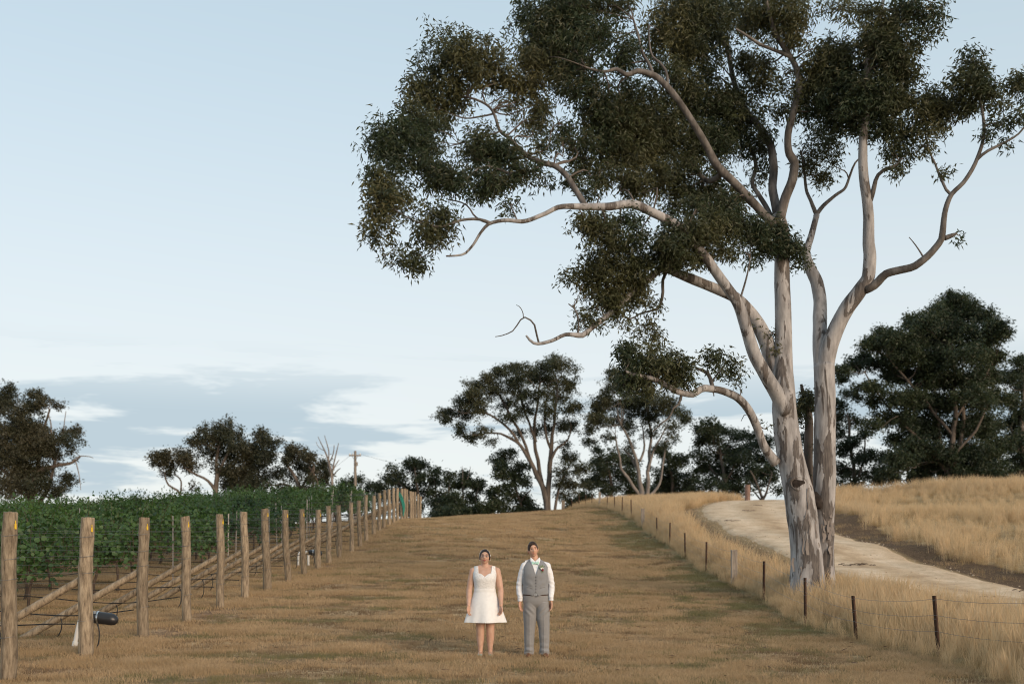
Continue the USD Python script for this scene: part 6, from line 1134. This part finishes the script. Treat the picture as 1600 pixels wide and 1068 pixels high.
# ---- woman
PDW = 15.5
wb = at(757.5, 1027, PDW); wb[2] = Hs(wb[0], PDW)
W = thing('person', 'person in a short white sleeveless dress, glasses and white flower headband, standing arms down', 'person', wb)
hw, dw, hh = .158, .195, .225
hc = np.array([.0, -.005, 1.542]); pose = (0.03, -0.10, 0.0)
hv, hf = head_solid(hw, dw, hh, .85, .80, 1.3)
ears = [ball((sx * .079, .012, -.012), (.010, .020, .030), 14) for sx in (-1, 1)]
headm = mani(hv, hf)
for e in ears: headm = headm + e
def posed(m, pose, c):
    q = m.to_mesh(); return mani(rot(q.vert_properties[:, :3], *pose) + c, q.tri_verts)
headm = posed(headm, pose, hc)
parts_ = [headm]
parts_ += chain([(0, .02, 1.34, (.085, .07, .05)), (0, .015, 1.40, (.058, .058, .04)), (0, .012, 1.47, (.054, .056, .04))])
parts_ += chain([(-.135, .02, 1.355, .048), (0, .025, 1.385, .062), (.145, .02, 1.355, .048)])
torso_rings = [(.70, 0, .02, .185, .135), (.80, 0, .02, .205, .15), (.92, 0, .01, .185, .14), (1.04, 0, .01, .152, .125), (1.12, 0, .005, .153, .128), (1.21, 0, -.005, .165, .135), (1.29, 0, .0, .168, .118), (1.345, 0, .015, .155, .09), (1.385, 0, .02, .10, .065)]
torso = loft(torso_rings, 36, 2.3)
arms = []
for sx, sh, el, wr in ((-1, (-.178, .02, 1.325), (-.240, .0, 1.035), (-.246, -.135, .80)), (1, (.186, .02, 1.325), (.246, .0, 1.035), (.254, -.135, .80))):
    mid = [(a + b) / 2 for a, b in zip(sh, el)]; fm = [a * .65 + b * .35 for a, b in zip(el, wr)]
    arms += chain([(*sh, .060), (mid[0], mid[1] + .004, mid[2], .058), (*el, .046), (fm[0], fm[1], fm[2], .043), (*wr, (.028, .031, .026))])
legs = []
for sx in (-1, 1):
    x0 = .078 * sx + .008
    legs += chain([(x0 * 1.05, .02, .74, (.098, .105, .09)), (x0, .015, .56, (.082, .088, .08)), (x0, .01, .455, (.064, .068, .06)), (x0, .022, .36, (.062, .068, .07)), (x0, .03, .28, (.060, .066, .07)), (x0 * .98, .028, .15, (.040, .044, .04)), (x0 * .98, .03, .075, (.034, .038, .03))])
    legs += chain([(x0 * .98, .03, .055, (.034, .042, .035)), (x0 * 1.05, -.075, .035, (.040, .05, .022))])
body = Man.batch_boolean(parts_ + [torso] + arms + legs + [hand(-1, (-.246, -.138, .80), .95, -38), hand(1, (.254, -.138, .80), .95, 38)], manifold3d.OpType.Add)
def body_smooth(m, pose, hc, facer=.13, edge=.010, it=6):
    """Soften the joints but leave the face as shaped."""
    q = m.refine_to_length(edge).to_mesh(); t = trimesh.Trimesh(q.vert_properties[:, :3], q.tri_verts); v0 = np.array(t.vertices)
    trimesh.smoothing.filter_taubin(t, 0.5, 0.53, it); v1 = np.array(t.vertices)
    w = np.clip((np.linalg.norm(v0 - hc, axis=1) - .10) / .06, 0, 1)[:, None]
    return v0 * (1 - w) + v1 * w, np.array(t.faces)
part(W, 'body', body_smooth(body, pose, hc), M['skin_w'], smooth=True)
eyes_etc(W, hc, pose, hh, dw, 'iris_dark', 'lash', 'lip_red', .024)
# dress: fitted bodice with a sweetheart neckline and wide straps, flared skirt
def fold(z_, a):
    k = np.clip((1.0 - z_) / .47, 0, 1) ** 1.3
    return 1 + k * (.10 * np.cos(5 * a + .9) + .03 * np.cos(10 * a + 2.4) + .02 * np.cos(7 * a + 2.0) + .02 * np.cos(3 * a))
bod = loft([(1.00, 0, .008, .168, .140), (1.05, 0, .008, .164, .138), (1.12, 0, .0, .167, .143), (1.21, 0, -.012, .179, .152), (1.29, 0, -.002, .184, .130), (1.345, 0, .015, .180, .102), (1.405, 0, .02, .160, .078)], 48, 2.4)
neck = [(-.108, 1.5), (-.098, 1.34), (-.094, 1.295), (-.07, 1.292), (-.04, 1.278), (0.004, 1.240), (.046, 1.278), (.076, 1.292), (.100, 1.295), (.106, 1.34), (.116, 1.5)]
bod = bod - prism(neck, -.5, .03) - prism([(-.10, 1.5), (-.075, 1.335), (.08, 1.335), (.105, 1.5)], .03, .5)
for sx in (-1, 1): bod = bod - ball((sx * .262, .02, 1.315), (.082, .2, .13), 28)
part(W, 'bodice', smooth_mesh(bod, .014, 2), M['lace'], smooth=40)
skirt = loft([(.535, 0, .0, .305, .235), (.62, 0, .003, .286, .220), (.72, 0, .005, .260, .200), (.85, 0, .008, .222, .175), (.95, 0, .008, .187, .152), (1.02, 0, .008, .170, .142)], 72, 2.2, fold)
inner = loft([(.40, 0, .0, .325, .250), (.535, 0, .0, .293, .223), (.62, 0, .003, .274, .208), (.72, 0, .005, .248, .188), (.82, 0, .005, .218, .164)], 72, 2.2, fold)
part(W, 'skirt', smooth_mesh(skirt - inner, .02, 0), M['dress'], smooth=True)
part(W, 'waist_sash', smooth_mesh(loft([(1.005, 0, .008, .171, .144), (1.03, 0, .008, .1705, .1445), (1.055, 0, .008, .169, .144)], 48, 2.3), .015, 0), M['dress'], smooth=40)
for sx in (-1, 1):
    x0 = .078 * sx + .008
    sole = Man.batch_boolean(chain([(x0 * .98, .045, .03, (.036, .045, .036)), (x0 * 1.05, -.085, .026, (.043, .058, .026))]), manifold3d.OpType.Add) - ball((x0, .01, .075), (.034, .075, .04), 18)
    part(W, 'shoe', smooth_mesh(sole, .012, 2), M['mint_shoe'], smooth=True)
# hair drawn back, headband of flowers, earrings, glasses
hs_ = mani(hv * [1.09, 1.07, 1.09] + [0, .006, .004], hf) - ball((0, -.125, -.034), (.096, .110, .128), 40) - Man.cube([.4, .4, .3], True).translate([0, -.155, -.19])
hs_ = hs_ - mani(hv * .97, hf)
hs_ = hs_ + ball((0, .105, .0), (.055, .045, .05), 20)
part(W, 'hair', smooth_mesh(posed(hs_, pose, hc), .010, 2), M['hair_black'], smooth=True)
band = []
for k in range(17):
    a = np.pi * (k / 16) ; p = np.array([.0875 * np.cos(a), .004 + .008 * np.sin(a * 3), .106 * np.sin(a) + .014]); 
    pt = rot(p[None], *pose)[0] + hc
    fl = part(W, 'headband_flower', smooth_mesh(ball(pt, .0062 + .0025 * math.sin(k * 2.3), 10), .01, 0), M['petal'], smooth=True)
put = lambda v: rot(v, *pose) + hc
gl = None
for sx in (-1, 1):
    a = np.linspace(0, 2 * np.pi, 21)
    v, f = tube(put(np.stack([sx * .034 + .0255 * np.cos(a), -.099 + .006 * np.abs(np.cos(a)) * (np.cos(a) * sx > 0), .009 + .0195 * np.sin(a)], 1)), .0013, 6, cap=False)
    rim = part(W, 'spectacle_rim', (v, f), M['glass_frame'], smooth=True)
    v = put(np.vstack([[sx * .034, -.0985, .009], np.stack([sx * .034 + .0245 * np.cos(a[:-1]), -.0985 + .004 * (np.cos(a[:-1]) * sx > 0) * np.abs(np.cos(a[:-1])), .009 + .0185 * np.sin(a[:-1])], 1)]))
    part(rim, 'lens', (v, np.array([(0, 1 + k, 1 + (k + 1) % 20) for k in range(20)])), M['lens'])
    part(W, 'spectacle_arm', tube(put(np.array([[sx * .059, -.094, .012], [sx * .080, -.03, .012], [sx * .083, .015, .006]])), .002, 5), M['glass_frame'])
    part(W, 'earring', smooth_mesh(ball(put(np.array([[sx * .083, .005, -.048]]))[0], .006, 10), .01, 0), M['petal'], smooth=True)
part(W, 'spectacle_bridge', tube(put(np.array([[-.009, -.1, .013], [0, -.102, .016], [.009, -.1, .013]])), .0022, 5), M['glass_frame'])

# ---- man
mb = at(838, 1024.5, PDW); mb[2] = Hs(mb[0], PDW)
Mn = thing('person', 'person in a grey vest, white shirt and mint bow tie, head tilted, standing arms down', 'person', mb, scale=(.95, 1, 1))
hw, dw, hh = .162, .20, .235
hc = np.array([-.055, -.01, 1.672]); pose = (-0.14, 0.02, 0.08)
hv, hf = head_solid(hw, dw, hh, 1.1, .76, 1.0)
headm = mani(hv, hf)
for sx in (-1, 1): headm = headm + ball((sx * .082, .012, -.012), (.011, .021, .032), 14)
headm = posed(headm, pose, hc)
P_ = [headm] + chain([(-.005, .025, 1.43, (.10, .08, .05)), (-.02, .02, 1.50, (.062, .064, .04)), (-.04, .012, 1.59, (.058, .06, .04))])
P_ += [loft([(.85, -.005, .02, .17, .12), (1.0, -.012, .01, .175, .135), (1.2, -.012, .01, .175, .13), (1.36, -.01, .015, .19, .11), (1.45, -.01, .02, .14, .075)], 32, 2.3)]
JM = [(-1, (-.212, .02, 1.405), (-.278, .035, 1.11), (-.266, -.03, .872)), (1, (.195, .02, 1.405), (.250, .035, 1.11), (.238, -.03, .880))]
for sx, sh, el, wr in JM:
    P_ += chain([(sh[0] * .86, sh[1], sh[2] - .03, .04), (*el, .034), (*wr, (.027, .031, .026))])
P_ += [hand(-1, (-.266, -.034, .872), 1.0, -30), hand(1, (.238, -.034, .880), 1.0, 30)]
for sx, x0 in ((-1, -.112), (1, .118)):
    P_ += chain([(x0 * .85, .02, .86, .09), (x0, .015, .5, .062), (x0 * 1.03, .025, .09, .04)])
body = Man.batch_boolean(P_, manifold3d.OpType.Add)
part(Mn, 'body', body_smooth(body, pose, hc), M['skin_m'], smooth=True)
eyes_etc(Mn, hc, pose, hh, dw, 'iris_dark', 'hair_brown', 'lip_pink', .023)
# shirt with sleeves and cuffs
sh_ = [loft([(.94, -.012, .01, .198, .150), (1.1, -.012, .008, .195, .150), (1.25, -.012, .005, .198, .150), (1.36, -.01, .012, .205, .132), (1.43, -.01, .018, .185, .102), (1.475, -.012, .02, .11, .072), (1.50, -.015, .02, .075, .062)], 40, 2.4)]
for sx, sh, el, wr in JM:
    m1 = [(a + b) / 2 for a, b in zip(sh, el)]; m2 = [a * .6 + b * .4 for a, b in zip(el, wr)]
    sh_ += chain([(sx * .075, .02, 1.455, .045), (sh[0] * .90, sh[1], sh[2] + .004, .064)])
    sh_ += chain([(sh[0] * .90, sh[1], sh[2] + .004, .066), (m1[0], m1[1], m1[2], .061), (*el, .053), (m2[0], m2[1], m2[2], .051), (wr[0], wr[1], wr[2] + .062, (.046, .048, .03)), (wr[0], wr[1], wr[2] + .05, (.045, .047, .03))])
    sh_ += chain([(wr[0], wr[1], wr[2] + .056, (.041, .043, .012)), (wr[0], wr[1], wr[2] + .005, (.040, .042, .012))])
v, f = smooth_mesh(Man.batch_boolean(sh_, manifold3d.OpType.Add), .012, 5)
sl = np.clip((np.abs(v[:, 0]) - .17) / .04, 0, 1)      # creased sleeves, gathered above the cuff and at the elbow
cr = meshkit.fbm(v * np.array([14, 14, 26]) + 3, 3, 12) - .5 + .30 * np.sin(v[:, 2] * 75 + 30 * v[:, 0]) * (np.exp(-((v[:, 2] - 1.12) / .06) ** 2) + np.exp(-((v[:, 2] - .96) / .04) ** 2))
v[:, 0] += np.sign(v[:, 0]) * .014 * cr * sl; v[:, 1] -= .016 * cr * sl
part(Mn, 'shirt', (v, f), M['shirt'], smooth=True)
for sx in (-1, 1):
    v = [(-.02 + sx * .006, -.066, 1.487), (-.02 + sx * .072, -.035, 1.545), (-.02 + sx * .078, -.046, 1.505), (-.018 + sx * .052, -.092, 1.436)]
    col = Man.batch_hull([ball(p, .006, 8) for p in v])
    part(Mn, 'collar', smooth_mesh(col, .02, 0), M['shirt'], smooth=30)
# vest
vr = [(.95, -.012, .008, .212, .166), (1.0, -.012, .006, .211, .168), (1.1, -.012, .004, .206, .166), (1.25, -.012, .0, .210, .165), (1.36, -.01, .008, .215, .147), (1.43, -.01, .016, .195, .116), (1.475, -.012, .02, .15, .088), (1.51, -.015, .02, .11, .074)]
vest = loft(vr, 56, 2.4)
vest = vest - prism([(-.10, 1.62), (-.085, 1.50), (-.012, 1.275), (.062, 1.50), (.075, 1.62)], -.5, .02) - prism([(-.14, 1.62), (-.125, 1.485), (.10, 1.485), (.115, 1.62)], .0, .5) - ball((-.02, .02, 1.50), (.098, .09, .06), 28)
vest = vest - prism([(-.30, .90), (-.30, .985), (-.11, .975), (-.06, .955), (-.012, 1.0), (.036, .955), (.086, .975), (.28, .985), (.28, .90)], -.5, .5)
for sx, ax in ((-1, -.258), (1, .236)): vest = vest - ball((ax, .02, 1.33), (.058, .2, .16), 28)
v, f = smooth_mesh(vest, .014, 2)
fr = (v[:, 1] < .0) * np.clip((1.40 - v[:, 2]) / .1, 0, 1)
v[:, 1] -= fr * (.006 * np.sin(v[:, 2] * 42 - np.abs(v[:, 0] + .012) * 30) * np.exp(-((v[:, 2] - 1.12) / .09) ** 2) * np.clip((np.abs(v[:, 0] + .012) - .03) / .05, 0, 1) + .012 * (meshkit.fbm(v * np.array([7, 7, 10]), 3, 15) - .5))
part(Mn, 'vest', (v, f), M['suit'], smooth=40)
fy = lambda z_: float(PchipInterpolator([r[0] for r in vr], [r[2] - r[4] for r in vr])(z_))
for z_ in (1.245, 1.20, 1.155, 1.11, 1.065, 1.02):
    v, f = lathe([(0, 0), (.0085, 0), (.0085, .004), (0, .005)], 12); v = np.stack([v[:, 0], -v[:, 2], v[:, 1]], 1) + [-.012, fy(z_) - .002, z_]
    part(Mn, 'vest_button', (v, f), M['button'])
part(Mn, 'vest_edge', tube(np.array([[-.004, fy(z_) - .001, z_] for z_ in np.linspace(1.27, .99, 9)]), .003, 5), M['suit'], smooth=True)
for sx in (-1, 1):
    part(Mn, 'vest_pocket', smooth_mesh(Man.batch_hull([ball((-.012 + sx * .075, fy(1.08) + .004, 1.085), .006, 8), ball((-.012 + sx * .15, fy(1.08) + .038, 1.10), .006, 8)]), .02, 0), M['suit'], smooth=True)
# trousers with a crease and a slight break, belt, shoes
tr_ = [loft([(.77, -.008, .018, .15, .09), (.83, -.01, .015, .205, .142), (.90, -.01, .012, .210, .155), (.985, -.012, .010, .204, .152)], 44, 2.4)]
for sx, x0 in ((-1, -.108), (1, .112)):
    xb = -.117 if sx < 0 else .133
    tr_.append(loft([(.045, xb, .02, .080, .095), (.075, xb, .022, .083, .100), (.16, xb, .024, .077, .088), (.30, xb * .98, .022, .084, .096), (.48, xb * .93, .015, .094, .104), (.60, x0 * .95, .016, .110, .124), (.68, x0 * .94, .018, .116, .134), (.76, x0 * .92, .018, .116, .142), (.86, x0 * .85, .016, .108, .142)], 32, 2.1))
tz = Man.batch_boolean(tr_, manifold3d.OpType.Add)
v, f = smooth_mesh(tz, .013, 14)
wr_ = .006 * (meshkit.fbm(v * np.array([9, 9, 16]), 3, 5) - .5) * np.clip((.75 - v[:, 2]) / .4, .15, 1.6)
v[:, 1] += wr_ * 2.6; v[:, 0] += wr_ * 1.4
for xb in (-.112, .125):   # pressed creases, and soft folds above the shoes and behind the knee
    v[:, 1] -= .007 * np.exp(-((v[:, 0] - xb) / .010) ** 2) * (v[:, 1] < 0) * np.clip((.70 - v[:, 2]) / .1, 0, 1)
v[:, 1] -= .012 * np.sin(v[:, 2] * 70 + 6 * v[:, 0]) * np.exp(-((v[:, 2] - .12) / .07) ** 2) * (v[:, 1] < .02)
v[:, 1] -= .006 * np.sin((v[:, 2] - np.abs(v[:, 0])) * 60) * np.exp(-((v[:, 2] - .72) / .07) ** 2) * (v[:, 1] < 0)
part(Mn, 'trousers', (v, f), M['trouser'], smooth=True)
belt = loft([(.962, -.012, .010, .2085, .157), (.98, -.012, .010, .2085, .1575), (.998, -.012, .009, .2075, .157)], 48, 2.4)
bp = part(Mn, 'belt', smooth_mesh(belt, .02, 0), M['leather'], smooth=40)
part(bp, 'buckle', (lambda m: (np.array(m.vertices), np.array(m.faces)))(trimesh.creation.box(bounds=[[-.036, -.156, .964], [.014, -.146, .998]])), M['clamp'])
for sx, xb in ((-1, -.122), (1, .138)):
    so = Man.batch_boolean(chain([(xb, .05, .045, (.042, .05, .045)), (xb + sx * .012, -.09, .034, (.050, .06, .034)), (xb + sx * .018, -.135, .030, (.040, .045, .028))]), manifold3d.OpType.Add)
    so = so ^ Man.cube([1, 1, .2], True).translate([0, 0, .105])
    shp = part(Mn, 'shoe', smooth_mesh(so, .012, 2), M['tan_leather'], smooth=True)
# bow tie and buttonhole
bt = []
for sx in (-1, 1):
    bt.append(Man.batch_hull([ball((-.018 + sx * .008, -.092, 1.462), (.006, .009, .010), 10), ball((-.018 + sx * .052, -.086, 1.483), (.006, .009, .010), 10), ball((-.018 + sx * .054, -.086, 1.447), (.006, .009, .010), 10)]))
bt.append(ball((-.018, -.098, 1.463), (.012, .010, .014), 12))
part(Mn, 'bow_tie', smooth_mesh(Man.batch_boolean(bt, manifold3d.OpType.Add), .01, 1), M['mint'], smooth=True)
bo = np.array([.088, fy(1.37) - .006, 1.375])
for k, (dx, dz, r_b, m_) in enumerate(((.01, -.02, .019, 'red_petal'), (-.012, .004, .016, 'petal'), (.012, .012, .013, 'petal'))):
    part(Mn, 'buttonhole_flower', smooth_mesh(ball(bo + [dx, -.012, dz], (r_b, r_b * .8, r_b), 12), .01, 0), M[m_], smooth=True)
for k, a in enumerate((1.9, 1.4, 2.5, .8, -1.2, -1.7)):
    dr = np.array([math.cos(a), -.2, math.sin(a)]); sd_ = np.array([-math.sin(a), 0, math.cos(a)]) * .011
    V = np.array([bo, bo + dr * .035 + sd_, bo + dr * .075, bo + dr * .035 - sd_]); part(Mn, 'buttonhole_leaf', (V, np.array([(0, 1, 2), (0, 2, 3)])), M['sage'])
# hair: short, swept across the forehead
hm = mani(hv * [1.07, 1.07, 1.07] + [0, .006, .005], hf) - ball((.008, -.13, -.040), (.090, .110, .126), 40) - Man.cube([.4, .44, .3], True).translate([0, -.19, -.16]) - Man.cube([.4, .4, .2], True).translate([0, .0, -.165])
for sx in (-1, 1): hm = hm - ball((sx * .09, -.005, -.03), (.03, .035, .05), 16)
fr_ = Man.batch_hull([ball((-.055, -.062, .080), (.014, .016, .014), 12), ball((.035, -.070, .098), (.012, .014, .012), 12), ball((.0, -.02, .118), (.03, .04, .012), 12)])
hm = (hm + fr_) - mani(hv * .97, hf)
part(Mn, 'hair', smooth_mesh(posed(hm, pose, hc), .010, 2), M['hair_brown'], smooth=True)
